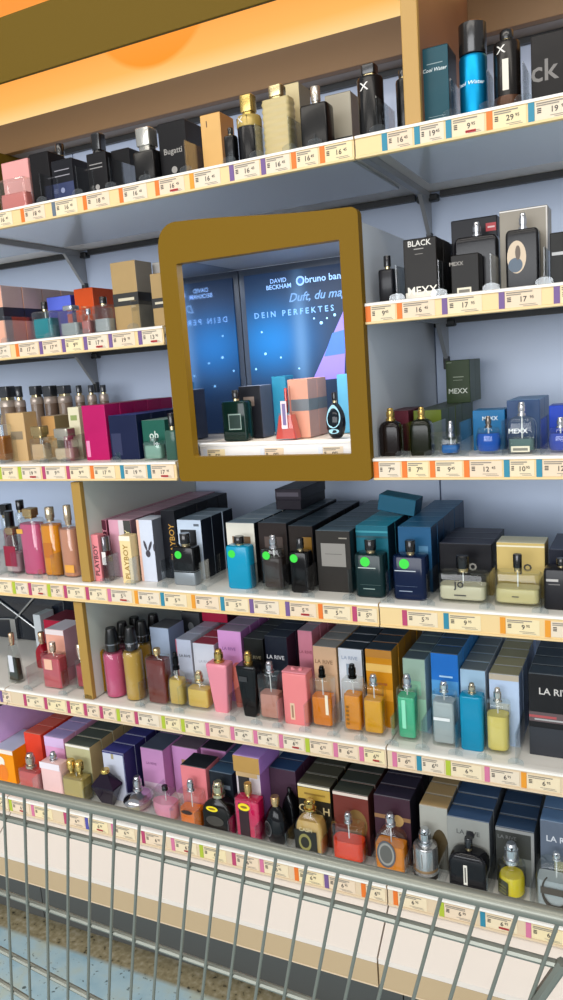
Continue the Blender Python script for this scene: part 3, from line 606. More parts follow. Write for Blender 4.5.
    ('box', 'S4', 'brown dark box', 'dark brown box behind a grey flacon', -0.6818, -0.6219, 0.075, 0.042, 0.8605, 0.1203, 6, '2a2220', {'dec': [('r', 0.2, 0.6, 0.85, 0.78, '4a3a34')], 'side': '14161c', 'top': '4a5a66'}),
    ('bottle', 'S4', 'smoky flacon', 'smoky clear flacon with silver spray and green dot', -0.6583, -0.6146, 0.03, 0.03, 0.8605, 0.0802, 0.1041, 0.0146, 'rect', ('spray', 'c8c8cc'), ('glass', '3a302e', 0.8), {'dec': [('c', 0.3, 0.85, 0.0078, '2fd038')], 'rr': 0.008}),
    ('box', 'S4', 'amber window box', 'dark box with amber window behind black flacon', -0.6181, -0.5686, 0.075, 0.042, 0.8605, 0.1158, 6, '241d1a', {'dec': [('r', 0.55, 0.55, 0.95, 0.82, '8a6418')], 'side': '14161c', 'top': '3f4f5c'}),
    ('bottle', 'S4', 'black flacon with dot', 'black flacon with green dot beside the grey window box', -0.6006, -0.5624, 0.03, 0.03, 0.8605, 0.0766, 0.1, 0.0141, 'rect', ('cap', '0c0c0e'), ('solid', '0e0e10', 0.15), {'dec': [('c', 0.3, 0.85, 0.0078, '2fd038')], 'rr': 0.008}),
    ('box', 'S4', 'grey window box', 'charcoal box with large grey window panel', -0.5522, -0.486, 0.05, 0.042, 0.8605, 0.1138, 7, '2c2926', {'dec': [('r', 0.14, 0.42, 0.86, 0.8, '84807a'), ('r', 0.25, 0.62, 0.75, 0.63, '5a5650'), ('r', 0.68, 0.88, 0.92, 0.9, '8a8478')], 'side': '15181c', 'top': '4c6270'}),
    ('box', 'S4', 'lying dark box', 'dark violet box lying on top of the dark row', -0.7029, -0.644, 0.2, 0.13, 1.0018, 0.0228, 1, '2c2630', {'dec': [('r', 0.05, 0.3, 0.9, 0.7, '4a4250')], 'side': '1a1c24', 'top': '3a3c46'}),
    ('box', 'S4', 'lower lying dark box', 'dark violet box lying beneath another on the row', -0.7025, -0.6458, 0.2, 0.13, 0.9814, 0.0209, 1, '241f28', {'dec': [], 'side': '16181e', 'top': '3a3c46'}),
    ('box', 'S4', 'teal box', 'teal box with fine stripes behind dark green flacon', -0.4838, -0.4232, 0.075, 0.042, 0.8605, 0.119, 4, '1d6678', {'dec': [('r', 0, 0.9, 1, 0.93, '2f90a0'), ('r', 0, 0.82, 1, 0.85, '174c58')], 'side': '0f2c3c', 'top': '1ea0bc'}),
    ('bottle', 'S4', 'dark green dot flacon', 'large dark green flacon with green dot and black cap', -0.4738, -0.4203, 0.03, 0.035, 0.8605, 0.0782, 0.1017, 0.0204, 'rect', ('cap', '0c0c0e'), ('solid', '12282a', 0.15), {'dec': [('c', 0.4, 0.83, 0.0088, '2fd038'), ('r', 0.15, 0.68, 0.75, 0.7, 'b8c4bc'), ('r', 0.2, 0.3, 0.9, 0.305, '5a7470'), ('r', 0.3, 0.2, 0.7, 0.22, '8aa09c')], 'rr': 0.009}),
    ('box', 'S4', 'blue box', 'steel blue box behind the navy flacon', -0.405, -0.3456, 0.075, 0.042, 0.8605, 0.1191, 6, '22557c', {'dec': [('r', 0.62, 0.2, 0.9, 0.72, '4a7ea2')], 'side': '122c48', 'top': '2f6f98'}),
    ('bottle', 'S4', 'navy dot flacon', 'large navy flacon with green dot and black cap', -0.4042, -0.3461, 0.03, 0.035, 0.8605, 0.0775, 0.1022, 0.0177, 'rect', ('cap', '0c0c0e'), ('solid', '0c1a38', 0.12), {'dec': [('c', 0.38, 0.83, 0.0088, '2fd038'), ('r', 0.08, 0.66, 0.72, 0.68, 'b8c0c8'), ('r', 0.1, 0.32, 0.75, 0.325, '5a6a88'), ('r', 0.2, 0.2, 0.6, 0.22, '8a98b0')], 'rr': 0.009}),
    ('box', 'S4', 'tilted teal box', 'teal box lying aslant on top of the boxes', -0.4705, -0.3988, 0.16, 0.05, 0.9801, 0.0305, 1, '24647e', {'dec': [], 'ry': 0.17, 'side': '163a50', 'top': '2a7a94'}),
    ('bottle', 'S4', 'rippled clear flacon', 'wide clear flacon with monogram, left of two', -0.3262, -0.2465, 0.03, 0.035, 0.8605, 0.0522, 0.0793, 0.0216, 'rect', ('cap', '0c0c0e'), ('glass', 'd9d4b8', 0.55), {'dec': [('t', 'jo', 0.45, 0.62, 0.016, '2c2c2c', 0), ('r', 0.35, 0.26, 0.6, 0.3, '3a3a3a')], 'rr': 0.008}),
    ('box', 'S4', 'wide black box', 'wide black box behind left clear flacon', -0.3348, -0.2457, 0.085, 0.042, 0.8605, 0.0892, 3, '15151a', {'dec': [('t', 'jo', 0.6, 0.55, 0.02, '9a9690', 0)], 'side': '0e0e12', 'top': '24283a'}),
    ('bottle', 'S4', 'second clear flacon', 'wide clear flacon with arc motif, right of two', -0.2337, -0.1619, 0.03, 0.035, 0.8605, 0.0566, 0.0846, 0.0141, 'rect', ('cap', '0c0c0e'), ('glass', 'd9cf9a', 0.5), {'dec': [('r', 0.4, 0.3, 0.55, 0.33, '3a3a3a')], 'rr': 0.008}),
    ('box', 'S4', 'pale gold wide box', 'wide pale gold box behind right clear flacon', -0.2375, -0.1602, 0.085, 0.05, 0.8605, 0.094, 1, 'c4ac6c', {'dec': [('t', 'jo', 0.6, 0.55, 0.02, '3a342c', 0), ('r', 0, 0.93, 1, 0.96, 'e4dcc0')], 'side': '8a7a50', 'top': 'd8d4b8'}),
    ('bottle', 'S4', 'matt black flacon', 'matt black flacon at the right picture edge', -0.1558, -0.1067, 0.03, 0.035, 0.8605, 0.0665, 0.0807, 0.0135, 'rect', ('cap', '0c0c0e'), ('solid', '141318', 0.3), {'dec': [('r', 0.08, 0.7, 0.45, 0.76, 'b4b0ac'), ('r', 0.15, 0.62, 0.5, 0.64, '7a7674')]}),
    ('box', 'S4', 'navy end box', 'navy black box behind the matt black flacon', -0.154, -0.0914, 0.085, 0.12, 0.8605, 0.0849, 1, '191d2a', {'dec': [('t', 'ICONIC', 0.5, 0.6, 0.012, 'c8c8cc', 0)], 'top': '26304a'}),
    ('bottle', 'S5', 'slim gold flacon', 'slim smoky flacon with gold cap before dark panel', -1.3436, -1.3091, 0.03, 0.022, 0.5985, 0.0889, 0.1174, 0.0124, 'taper2', ('cap', 'c4a484'), ('glass', '3a3a2c', 0.6), {'dec': [('r', 0.3, 0.3, 0.7, 0.75, 'cfd2d8')]}),
    ('bottle', 'S5', 'red back flacon', 'red flacon with gold cap standing behind the divider', -1.3421, -1.3132, 0.12, 0.03, 0.5985, 0.058, 0.0864, 0.016, 'flask', ('cap', 'c4a484'), ('solid', '9c1c2c', 0.15), {'dec': []}),
    ('box', 'S5', 'white back box', 'white box behind the red flacon', -1.4224, -1.3986, 0.21, 0.05, 0.5985, 0.099, 1, 'c4ccd0', {'dec': []}),
    ('box', 'S5', 'red box', 'crimson box behind the peach white box', -1.335, -1.2588, 0.155, 0.08, 0.5985, 0.1106, 1, 'a81838', {'dec': [], 'top': '7a2c3c'}),
    ('box', 'S5', 'peach white box', 'white topped peach box behind rose flacon', -1.255, -1.2008, 0.075, 0.07, 0.5985, 0.1216, 1, 'e0a490', {'dec': [('r', 0, 0.9, 1, 1, 'e8dcdc')], 'side': 'c89aa8', 'top': 'e2dce8'}),
    ('bottle', 'S5', 'rose flacon', 'rose pink flacon with pale label and gold cap', -1.2356, -1.1824, 0.03, 0.03, 0.5985, 0.0812, 0.1047, 0.0148, 'rect', ('cap', 'd0b4a0'), ('glass', 'd8606c', 0.9), {'dec': [('r', 0.2, 0.55, 0.62, 0.85, 'e6b498')]}),
    ('bottle', 'S5', 'half hidden red flacon', 'red and white flacon half hidden by gold edge', -1.1543, -1.1313, 0.045, 0.025, 0.5985, 0.0681, 0.1019, 0.0143, 'rect', ('cap', 'd0c0b0'), ('glass', 'b8384c', 0.8), {'dec': []}),
    ('bottle', 'S5', 'gold mist bottle', 'golden mist bottle with black cap, nearest the gold edge', -1.1167, -1.072, 0.03, 0.0447, 0.5985, 0.1042, 0.1548, 0.0274, 'round', ('mistcap', '0c0c0e'), ('glass', 'd0a020', 0.97), {'dec': [], 'name': 'body_mist_bottle'}),
    ('bottle', 'S5', 'pink shimmer mist', 'pink shimmering body mist bottle with black cap', -1.0654, -1.0192, 0.025, 0.0462, 0.5985, 0.1017, 0.1515, 0.0293, 'round', ('mistcap', '0c0c0e'), ('glass', 'd8608a', 0.97), {'dec': [], 'name': 'body_mist_bottle'}),
    ('bottle', 'S5', 'sparkling gold mist', 'sparkling pale gold body mist bottle with black cap', -1.0113, -0.9691, 0.025, 0.0422, 0.5985, 0.1097, 0.1587, 0.0259, 'round', ('mistcap', '0c0c0e'), ('glass', 'd0a850', 0.97), {'dec': [], 'name': 'body_mist_bottle'}),
    ('bottle', 'S5', 'first rear mist', 'black capped mist bottle behind the golden one', -1.115, -1.0757, 0.085, 0.0426, 0.5985, 0.1056, 0.1504, 0.0279, 'round', ('mistcap', '0c0c0e'), ('glass', 'a8801c', 0.97), {'dec': [], 'name': 'body_mist_bottle', 'grp': 'rear body mist bottles'}),
    ('bottle', 'S5', 'second rear mist', 'black capped mist bottle second behind the golden one', -1.1226, -1.0833, 0.14, 0.0434, 0.5985, 0.1022, 0.1444, 0.0285, 'round', ('mistcap', '0c0c0e'), ('glass', '905a40', 0.97), {'dec': [], 'name': 'body_mist_bottle', 'grp': 'rear body mist bottles'}),
    ('bottle', 'S5', 'third rear mist', 'black capped mist bottle deepest behind the golden one', -1.1282, -1.084, 0.195, 0.0442, 0.5985, 0.0949, 0.1361, 0.0291, 'round', ('mistcap', '0c0c0e'), ('glass', '6a5a44', 0.97), {'dec': [], 'name': 'body_mist_bottle', 'grp': 'rear body mist bottles'}),
    ('bottle', 'S5', 'fourth rear mist', 'black capped mist bottle right behind the pink one', -1.0745, -1.036, 0.082, 0.0417, 0.5985, 0.1008, 0.1452, 0.0274, 'round', ('mistcap', '0c0c0e'), ('glass', '9a5068', 0.97), {'dec': [], 'name': 'body_mist_bottle', 'grp': 'rear body mist bottles'}),
    ('bottle', 'S5', 'fifth rear mist', 'black capped mist bottle second behind the pink one', -1.0821, -1.0436, 0.137, 0.0426, 0.5985, 0.0944, 0.1377, 0.028, 'round', ('mistcap', '0c0c0e'), ('glass', '80503c', 0.97), {'dec': [], 'name': 'body_mist_bottle', 'grp': 'rear body mist bottles'}),
    ('bottle', 'S5', 'sixth rear mist', 'black capped mist bottle right behind the sparkling gold one', -1.0193, -0.9807, 0.08, 0.0404, 0.5985, 0.1071, 0.153, 0.0265, 'round', ('mistcap', '0c0c0e'), ('glass', 'b88c2c', 0.97), {'dec': [], 'name': 'body_mist_bottle', 'grp': 'rear body mist bottles'}),
    ('bottle', 'S5', 'seventh rear mist', 'black capped mist bottle second behind the sparkling gold one', -1.0291, -0.9878, 0.135, 0.0414, 0.5985, 0.1051, 0.15, 0.0272, 'round', ('mistcap', '0c0c0e'), ('glass', '806830', 0.97), {'dec': [], 'name': 'body_mist_bottle', 'grp': 'rear body mist bottles'}),
    ('bottle', 'S5', 'brown red flacon', 'brown red flat flacon with pale gold cap', -0.95, -0.9018, 0.03, 0.03, 0.5985, 0.103, 0.1179, 0.0152, 'rect', ('cap', 'c4a878'), ('glass', '7c2c24', 0.95), {'dec': []}),
    ('box', 'S5', 'white blue box', 'pale blue white box behind brown red flacon', -0.9795, -0.9313, 0.1, 0.06, 0.5985, 0.1405, 1, 'a8b8d0', {'dec': [], 'side': '8a9ab8', 'top': '5a5c60'}),
    ('bottle', 'S5', 'black topped small flacon', 'small yellow flacon with black spray top', -0.899, -0.8618, 0.03, 0.028, 0.5985, 0.0774, 0.1142, 0.0123, 'flask', ('spray', '1a1a1c'), ('glass', 'dcbc60', 0.75), {'dec': []}),
    ('box', 'S5', 'pale lettered box', 'pale blue box with pink edge and small lettering', -0.905, -0.8672, 0.085, 0.04, 0.5985, 0.1252, 3, 'c0c8dc', {'dec': [('t', 'LA RIVE', 0.55, 0.72, 0.006, '3a3c48', 0), ('r', 0, 0.2, 0.06, 1, 'c45c74'), ('r', 0.5, 0.22, 0.85, 0.3, 'b0384c')], 'side': 'c0c4d0'}),
    ('box', 'S5', 'white soft box', 'white box with faint lettering', -0.863, -0.8114, 0.085, 0.04, 0.5985, 0.1209, 3, 'ccd0dc', {'dec': [('t', 'LA RIVE', 0.5, 0.68, 0.006, '9aa0b0', 0)], 'side': 'c0b8bc', 'top': 'b04a5c'}),
    ('box', 'S5', 'grey circle box', 'grey box with pale circle standing at the back', -0.9638, -0.9154, 0.2, 0.06, 0.6766, 0.0644, 1, '4a4c50', {'dec': [('e', 0.5, 0.5, 0.16, 0.16, 'a8aaac')]}),
    ('box', 'S5', 'crimson back box', 'crimson box with fine print standing at the back', -0.9076, -0.8426, 0.2, 0.06, 0.7243, 0.0656, 1, 'a82040', {'dec': [('r', 0.25, 0.5, 0.75, 0.53, 'd06a80')], 'side': '4a1828'}),
    ('bottle', 'S5', 'yellow flacon', 'clear square flacon of pale yellow perfume', -0.8539, -0.8019, 0.03, 0.03, 0.5985, 0.0577, 0.0784, 0.0168, 'rect', ('spray', 'd8c49a'), ('glass', 'ecc860', 0.75), {'dec': []}),
    ('bottle', 'S5', 'pink tapered flacon', 'pink tapered flacon with gold spray', -0.8007, -0.7527, 0.03, 0.03, 0.5985, 0.1034, 0.1301, 0.0186, 'taper', ('goldspray', 'c9a860'), ('solid', 'e08a98', 0.2), {'dec': []}),
    ('bottle', 'S5', 'slim salmon flacon', 'slim salmon flacon behind the pink tapered one', -0.7633, -0.742, 0.0625, 0.025, 0.5985, 0.0879, 0.0926, None, 'taper', None, ('solid', 'd87a6c', 0.25), {'dec': []}),
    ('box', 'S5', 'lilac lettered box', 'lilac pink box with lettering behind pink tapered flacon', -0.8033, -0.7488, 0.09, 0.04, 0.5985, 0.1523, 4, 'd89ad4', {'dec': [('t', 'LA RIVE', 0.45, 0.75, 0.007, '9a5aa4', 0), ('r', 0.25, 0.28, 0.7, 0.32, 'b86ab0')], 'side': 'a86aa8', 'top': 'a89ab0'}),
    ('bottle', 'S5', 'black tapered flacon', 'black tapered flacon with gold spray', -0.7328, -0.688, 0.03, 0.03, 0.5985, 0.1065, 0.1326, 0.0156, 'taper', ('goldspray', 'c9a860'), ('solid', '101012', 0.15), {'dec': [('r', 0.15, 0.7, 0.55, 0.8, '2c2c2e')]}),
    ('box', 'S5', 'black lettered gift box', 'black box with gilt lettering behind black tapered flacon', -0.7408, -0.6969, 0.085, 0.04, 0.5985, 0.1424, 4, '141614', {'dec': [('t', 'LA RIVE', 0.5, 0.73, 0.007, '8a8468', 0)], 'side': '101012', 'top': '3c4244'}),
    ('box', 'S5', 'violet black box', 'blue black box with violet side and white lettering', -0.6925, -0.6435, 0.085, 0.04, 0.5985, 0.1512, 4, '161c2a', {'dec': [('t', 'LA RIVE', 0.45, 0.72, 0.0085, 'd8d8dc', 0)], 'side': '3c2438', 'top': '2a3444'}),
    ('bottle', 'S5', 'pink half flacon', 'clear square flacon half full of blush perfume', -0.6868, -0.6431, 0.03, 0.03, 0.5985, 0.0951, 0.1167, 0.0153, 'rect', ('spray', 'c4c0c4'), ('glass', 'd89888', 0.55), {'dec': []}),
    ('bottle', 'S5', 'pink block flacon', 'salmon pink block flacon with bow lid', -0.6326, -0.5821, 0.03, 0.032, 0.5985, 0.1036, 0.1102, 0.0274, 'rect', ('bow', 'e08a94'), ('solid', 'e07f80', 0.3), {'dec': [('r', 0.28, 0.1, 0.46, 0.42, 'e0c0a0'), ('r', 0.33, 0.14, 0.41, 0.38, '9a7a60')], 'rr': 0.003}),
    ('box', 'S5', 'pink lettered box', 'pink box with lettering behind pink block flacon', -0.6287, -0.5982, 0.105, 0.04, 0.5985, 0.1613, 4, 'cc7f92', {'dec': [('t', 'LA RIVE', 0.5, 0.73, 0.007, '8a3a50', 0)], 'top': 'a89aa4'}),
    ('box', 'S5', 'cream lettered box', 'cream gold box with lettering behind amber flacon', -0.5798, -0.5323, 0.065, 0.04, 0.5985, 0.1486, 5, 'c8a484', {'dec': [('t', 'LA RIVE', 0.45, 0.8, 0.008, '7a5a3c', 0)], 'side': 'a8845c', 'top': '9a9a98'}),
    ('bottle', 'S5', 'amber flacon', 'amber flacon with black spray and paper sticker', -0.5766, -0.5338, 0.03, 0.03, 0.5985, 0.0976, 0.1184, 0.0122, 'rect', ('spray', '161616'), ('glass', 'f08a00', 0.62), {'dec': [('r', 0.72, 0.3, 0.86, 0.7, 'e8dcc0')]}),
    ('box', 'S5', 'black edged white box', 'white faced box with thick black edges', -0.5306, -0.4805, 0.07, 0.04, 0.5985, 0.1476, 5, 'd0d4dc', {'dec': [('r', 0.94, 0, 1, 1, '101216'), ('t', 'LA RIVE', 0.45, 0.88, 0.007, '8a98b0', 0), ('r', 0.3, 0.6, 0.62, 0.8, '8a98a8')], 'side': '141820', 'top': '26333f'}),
    ('bottle', 'S5', 'lettered amber flacon', 'amber flacon with vertical dark print, right of two', -0.5121, -0.4768, 0.03, 0.03, 0.5985, 0.1027, 0.1288, 0.0137, 'rect', ('spray', '1a1a1a'), ('glass', 'f09a00', 0.7), {'dec': [('r', 0.2, 0.16, 0.36, 0.2, '8a5a10'), ('r', 0.2, 0.24, 0.36, 0.28, '8a5a10'), ('r', 0.2, 0.32, 0.36, 0.36, '8a5a10'), ('r', 0.2, 0.4, 0.36, 0.44, '8a5a10'), ('r', 0.2, 0.48, 0.36, 0.52, '8a5a10')]}),
    ('box', 'S5', 'golden sunset box', 'golden orange banded box beside module seam', -0.4768, -0.4264, 0.07, 0.04, 0.5985, 0.1509, 5, 'c8840f', {'dec': [('r', 0, 0.72, 1, 0.82, 'e0b45c'), ('r', 0, 0.9, 1, 1, 'b4781c'), ('r', 0, 0.35, 1, 0.5, 'e09a20'), ('r', 0.2, 0.55, 0.8, 0.58, 'a0501c')], 'side': 'a8741c', 'top': '2c3c4a'}),
    ('bottle', 'S5', 'yellow spray flacon', 'square flacon of golden perfume with silver spray', -0.4735, -0.4352, 0.03, 0.03, 0.5985, 0.094, 0.1139, 0.0134, 'rect', ('spray', 'c8c8cc'), ('glass', 'f0b000', 0.72), {'dec': []}),
    ('box', 'S5', 'mint grey box', 'silver mint box left of the blue box', -0.4077, -0.3666, 0.075, 0.04, 0.5985, 0.1382, 5, '9ab4a4', {'dec': [('r', 0, 0.0, 1, 0.45, 'a8d8bc'), ('r', 0.2, 0.5, 0.8, 0.7, '8ac0a4')], 'side': 'b8d4d4', 'top': '566872'}),
    ('bottle', 'S5', 'green flacon', 'mint green flacon with silver spray', -0.4093, -0.3744, 0.03, 0.03, 0.5985, 0.0977, 0.121, 0.0147, 'rect', ('spray', 'c8c8cc'), ('glass', '4cc898', 0.85), {'dec': [('r', 0.3, 0.25, 0.5, 0.8, '8adcb8')]}),
    ('box', 'S5', 'blue sky box', 'blue gradient box behind clear flacon', -0.3542, -0.3058, 0.07, 0.04, 0.5985, 0.1553, 5, '1f6cc0', {'dec': [('r', 0, 0, 1, 0.5, '8ab8d8'), ('r', 0, 0.5, 1, 0.68, '4a94d0'), ('r', 0.3, 0.72, 0.8, 0.74, 'a8d0ec')], 'side': '3a86c8', 'top': '3c5468'}),
    ('bottle', 'S5', 'clear empty flacon', 'frosted clear flacon with silver spray before blue box', -0.346, -0.3055, 0.03, 0.03, 0.5985, 0.0966, 0.1155, 0.0141, 'rect', ('spray', 'd0d4d4'), ('glass', 'b8c4c8', 0.85), {'dec': [('r', 0.1, 0.5, 0.8, 0.56, 'e0e4e4')]}),
    ('box', 'S5', 'pale blue box', 'pale blue box behind turquoise flacon', -0.304, -0.2603, 0.075, 0.04, 0.5985, 0.1288, 5, 'a4c4dc', {'dec': [('r', 0.3, 0.55, 0.75, 0.68, 'b8a894')], 'side': 'c8ccc8', 'top': '7a8488'}),
    ('bottle', 'S5', 'turquoise glass flacon', 'opaque turquoise flacon with silver gold spray', -0.2971, -0.2579, 0.03, 0.03, 0.5985, 0.099, 0.1176, 0.0119, 'rect', ('spray', 'c4b8a0'), ('solid', '0f86ac', 0.15), {'dec': [], 'rr': 0.007}),
    ('box', 'S5', 'white gilt box', 'gilt lidded white box right of the pale blue box', -0.2525, -0.2025, 0.0665, 0.04, 0.5985, 0.13, 5, 'b4c8e4', {'dec': [('r', 0, 0.92, 1, 1, 'b8ac98'), ('r', 0.2, 0.3, 0.7, 0.6, 'd4d8e0')], 'side': '9ab4e0', 'top': 'b0a884'}),
    ('bottle', 'S5', 'pale yellow flacon', 'octagonal flacon of pale yellow perfume with silver spray', -0.2548, -0.2151, 0.03, 0.034, 0.5985, 0.0901, 0.1128, 0.0132, 'rect', ('spray', 'd0ccc4'), ('glass', 'e8d878', 0.75), {'dec': [], 'rr': 0.011}),
    ('box', 'S5', 'black wide lettered box', 'wide black box with lettering and striped band', -0.1849, -0.0975, 0.05, 0.04, 0.5985, 0.1439, 5, '1b1b1d', {'dec': [('t', 'LA RIVE', 0.5, 0.8, 0.012, 'c8c4c0', 0), ('r', 0, 0.42, 1, 0.54, '5a4a4c'), ('r', 0, 0.47, 0.5, 0.5, 'a84a4c'), ('r', 0.1, 0.44, 1, 0.46, 'a8a8a8'), ('r', 0, 0, 1, 0.35, '22262e')], 'side': '1b1b1d', 'top': '3c4854'}),
    ('box', 'S6', 'lilac big box', 'large lilac box at the left picture edge', -1.4754, -1.4018, 0.034, 0.19, 0.352, 0.1706, 1, 'ecc0f8', {'dec': [], 'top': '3a3040'}),
    ('box', 'S6', 'orange pack', 'orange box with white lid and round emblem', -1.4006, -1.3384, 0.009, 0.1, 0.352, 0.0851, 1, 'e8900c', {'dec': [('r', 0, 0.88, 1, 1, 'e8dcd0'), ('e', 0.35, 0.62, 0.18, 0.16, 'e8e0d0'), ('e', 0.4, 0.3, 0.25, 0.25, 'e07808')], 'top': 'b8c0d8'}),
    ('box', 'S6', 'coral box', 'coral red box', -1.3372, -1.2853, 0.049, 0.04, 0.352, 0.1144, 5, 'd8422c', {'dec': [], 'top': 'd8604c'}),
    ('bottle', 'S6', 'coral cube flacon', 'coral cube flacon with clear spray', -1.3141, -1.2548, -0.006, 0.03, 0.352, 0.057, 0.09, 0.0218, 'rect', ('spray', 'c8b8a4'), ('glass', 'e0605c', 0.9), {'dec': []}),
    ('box', 'S6', 'lilac white box', 'lilac white box', -1.2698, -1.2113, 0.044, 0.04, 0.352, 0.118, 5, 'dca0c8', {'dec': [('r', 0, 0.8, 1, 1, 'd4b8e0')], 'top': 'b0a0d4'}),
    ('bottle', 'S6', 'white pink flacon', 'white to pink block flacon with silver spray', -1.2425, -1.1846, -0.006, 0.03, 0.352, 0.0843, 0.1042, 0.015, 'rect', ('spray', 'c8c8cc'), ('solid', 'e8c0bc', 0.25), {'dec': [('r', 0, 0.82, 1, 1, 'e6dce2')]}),
    ('box', 'S6', 'sage box', 'pale sage gold box with white edged dark top', -1.1986, -1.1278, 0.034, 0.04, 0.352, 0.1154, 5, 'b4b088', {'dec': [('r', 0, 0.95, 1, 1, 'e8e4d8')], 'side': 'c4a878', 'top': '4a5248'}),
    ('bottle', 'S6', 'beige cube flacon', 'gold beige cube flacon with two gilt knobs', -1.1834, -1.1244, -0.006, 0.035, 0.352, 0.0627, 0.0927, 0.0233, 'rect', ('knobs', 'c9a860'), ('glass', 'c8b068', 0.9), {'dec': []}),
    ('bottle', 'S6', 'faceted purple flacon', 'dark purple faceted flacon with gold cap', -1.1001, -1.041, -0.006, 0.035, 0.352, 0.0788, 0.0863, 0.0195, 'facet', ('cap', 'c8a858'), ('solid', '1c1222', 0.08), {'dec': []}),
    ('box', 'S6', 'blue edged white box', 'pale box with blue edge and gold tag', -1.0931, -1.0349, 0.034, 0.04, 0.352, 0.115, 4, 'c0c4d4', {'dec': [('r', 0.4, 0.86, 0.52, 0.98, 'a09470'), ('t', 'LA RIVE', 0.5, 0.5, 0.007, '9aa0b0', 0), ('r', 0.97, 0, 1, 1, '2a2a70'), ('r', 0, 0.97, 1, 1, '2a2a70')], 'side': '2c2a5c', 'top': '34347c'}),
    ('box', 'S6', 'pink lilac box', 'orchid pink box with dark lid', -1.0185, -0.9594, 0.073, 0.075, 0.352, 0.1153, 3, 'c08ab8', {'dec': [('t', 'LA RIVE', 0.45, 0.7, 0.006, '7a4a74', 0), ('r', 0.05, 0, 0.9, 0.3, 'd8c0d4')], 'side': 'c88ac0', 'top': '4c5468'}),
    ('bottle', 'S6', 'silver dome flacon', 'round flacon with silver domed lid', -1.0337, -0.9738, -0.006, 0.0765, 0.352, 0.0386, 0.0699, 0.019, 'dome', ('spray', 'c4c4c8'), ('glass', 'c8bc9c', 0.7), {'dec': []}),
    ('bottle', 'S6', 'pink bowl flacon', 'pink bowl shaped flacon with black cap', -0.9524, -0.884, -0.006, 0.04, 0.352, 0.0642, 0.0739, 0.0129, 'bowl', ('cap', '0c0c0e'), ('glass', 'f09cb8', 0.6), {'dec': []}),
    ('box', 'S6', 'tall orchid box', 'orchid box with gold buckle standing at the back', -0.9566, -0.8902, 0.104, 0.07, 0.352, 0.1133, 1, 'c890c4', {'dec': [('r', 0.35, 0.55, 0.75, 0.75, 'a8845c')], 'side': 'c890c4', 'top': '6a5a68'}),
    ('box', 'S6', 'orchid black box', 'orchid box with black lid standing at the back', -0.8808, -0.8181, 0.104, 0.07, 0.352, 0.1205, 1, 'b87fb0', {'dec': [('r', 0.2, 0.65, 0.85, 0.72, '5a3a5c')], 'top': '1c1c24'}),
    ('box', 'S6', 'rose black box', 'rose box with black lettered lid', -0.8828, -0.8215, 0.0265, 0.055, 0.352, 0.1205, 1, 'd87a80', {'dec': [], 'top': '1c2026'}),
    ('bottle', 'S6', 'orange half flacon', 'clear flacon of orange perfume with dark ribbon', -0.8764, -0.8222, -0.006, 0.03, 0.352, 0.0795, 0.1036, 0.0148, 'rect', ('spray', 'c8c8cc'), ('glass', 'f88010', 0.5), {'dec': [('e', 0.4, 0.46, 0.25, 0.06, '2a1a14')], 'rr': 0.006}),
    ('box', 'S6', 'navy topped box', 'dark navy box behind yellow sticker flacon', -0.8169, -0.7628, 0.0315, 0.04, 0.352, 0.1158, 4, '1a2028', {'dec': [('r', 0.3, 0.7, 0.9, 0.78, '6a7480')], 'top': '33506a'}),
    ('bottle', 'S6', 'black oval flacon', 'black rounded flacon with yellow oval sticker', -0.8188, -0.7508, -0.006, 0.035, 0.352, 0.0787, 0.1094, 0.0237, 'flask', ('goldspray', 'c8c0a0'), ('solid', '14100e', 0.12), {'dec': [('e', 0.38, 0.72, 0.2, 0.075, 'f0d818'), ('e', 0.38, 0.72, 0.12, 0.03, '8a6a10'), ('e', 0.45, 0.4, 0.3, 0.14, '3a3630')]}),
    ('box', 'S6', 'gold fronted box', 'lilac box with gold front lying across others', -0.7468, -0.6879, 0.014, 0.09, 0.4891, 0.0345, 1, 'b08a4c', {'dec': [], 'side': 'b884d4', 'top': 'b890e0'}),
    ('box', 'S6', 'lilac striped box', 'box with black and white front below gold front', -0.7496, -0.6954, 0.0265, 0.09, 0.352, 0.1342, 1, 'c4bcc0', {'dec': [('r', 0.08, 0.0, 0.55, 1, '1c1614'), ('r', 0, 0.9, 0.9, 1, 'c8a878')], 'side': 'a870b4'}),
    ('bottle', 'S6', 'magenta flacon', 'magenta framed flacon with gold cap and yellow sticker', -0.7413, -0.6867, -0.006, 0.03, 0.352, 0.0944, 0.1195, 0.0159, 'rect', ('cap', 'c8a468'), ('glass', 'e81c60', 0.95), {'dec': [('r', 0.2, 0.08, 0.6, 0.88, '2a1018'), ('e', 0.42, 0.8, 0.24, 0.085, 'f0d818'), ('e', 0.42, 0.8, 0.14, 0.03, '8a6a10')]}),
    ('bottle', 'S6', 'black egg flacon', 'black egg shaped flacon with gold cap', -0.6816, -0.6332, -0.006, 0.035, 0.352, 0.082, 0.1007, 0.0176, 'oval', ('cap', 'c8a878'), ('solid', '0e0e12', 0.1), {'dec': [('e', 0.25, 0.45, 0.2, 0.2, '5a5a5c'), ('e', 0.25, 0.45, 0.16, 0.16, '141416')]}),
    ('bottle', 'S6', 'rear black flacon', 'black flacon behind the black egg shaped one', -0.6572, -0.6285, 0.0315, 0.03, 0.352, 0.0918, 0.1018, 0.0088, 'flask', ('cap', '141416'), ('solid', '0e0e12', 0.12), {'dec': []}),
    ('box', 'S6', 'mauve blue box', 'mauve box with blue glossy lid', -0.6946, -0.6358, 0.064, 0.04, 0.352, 0.1276, 4, '4a3444', {'dec': [], 'side': '5a3450', 'top': '2c4a74'}),
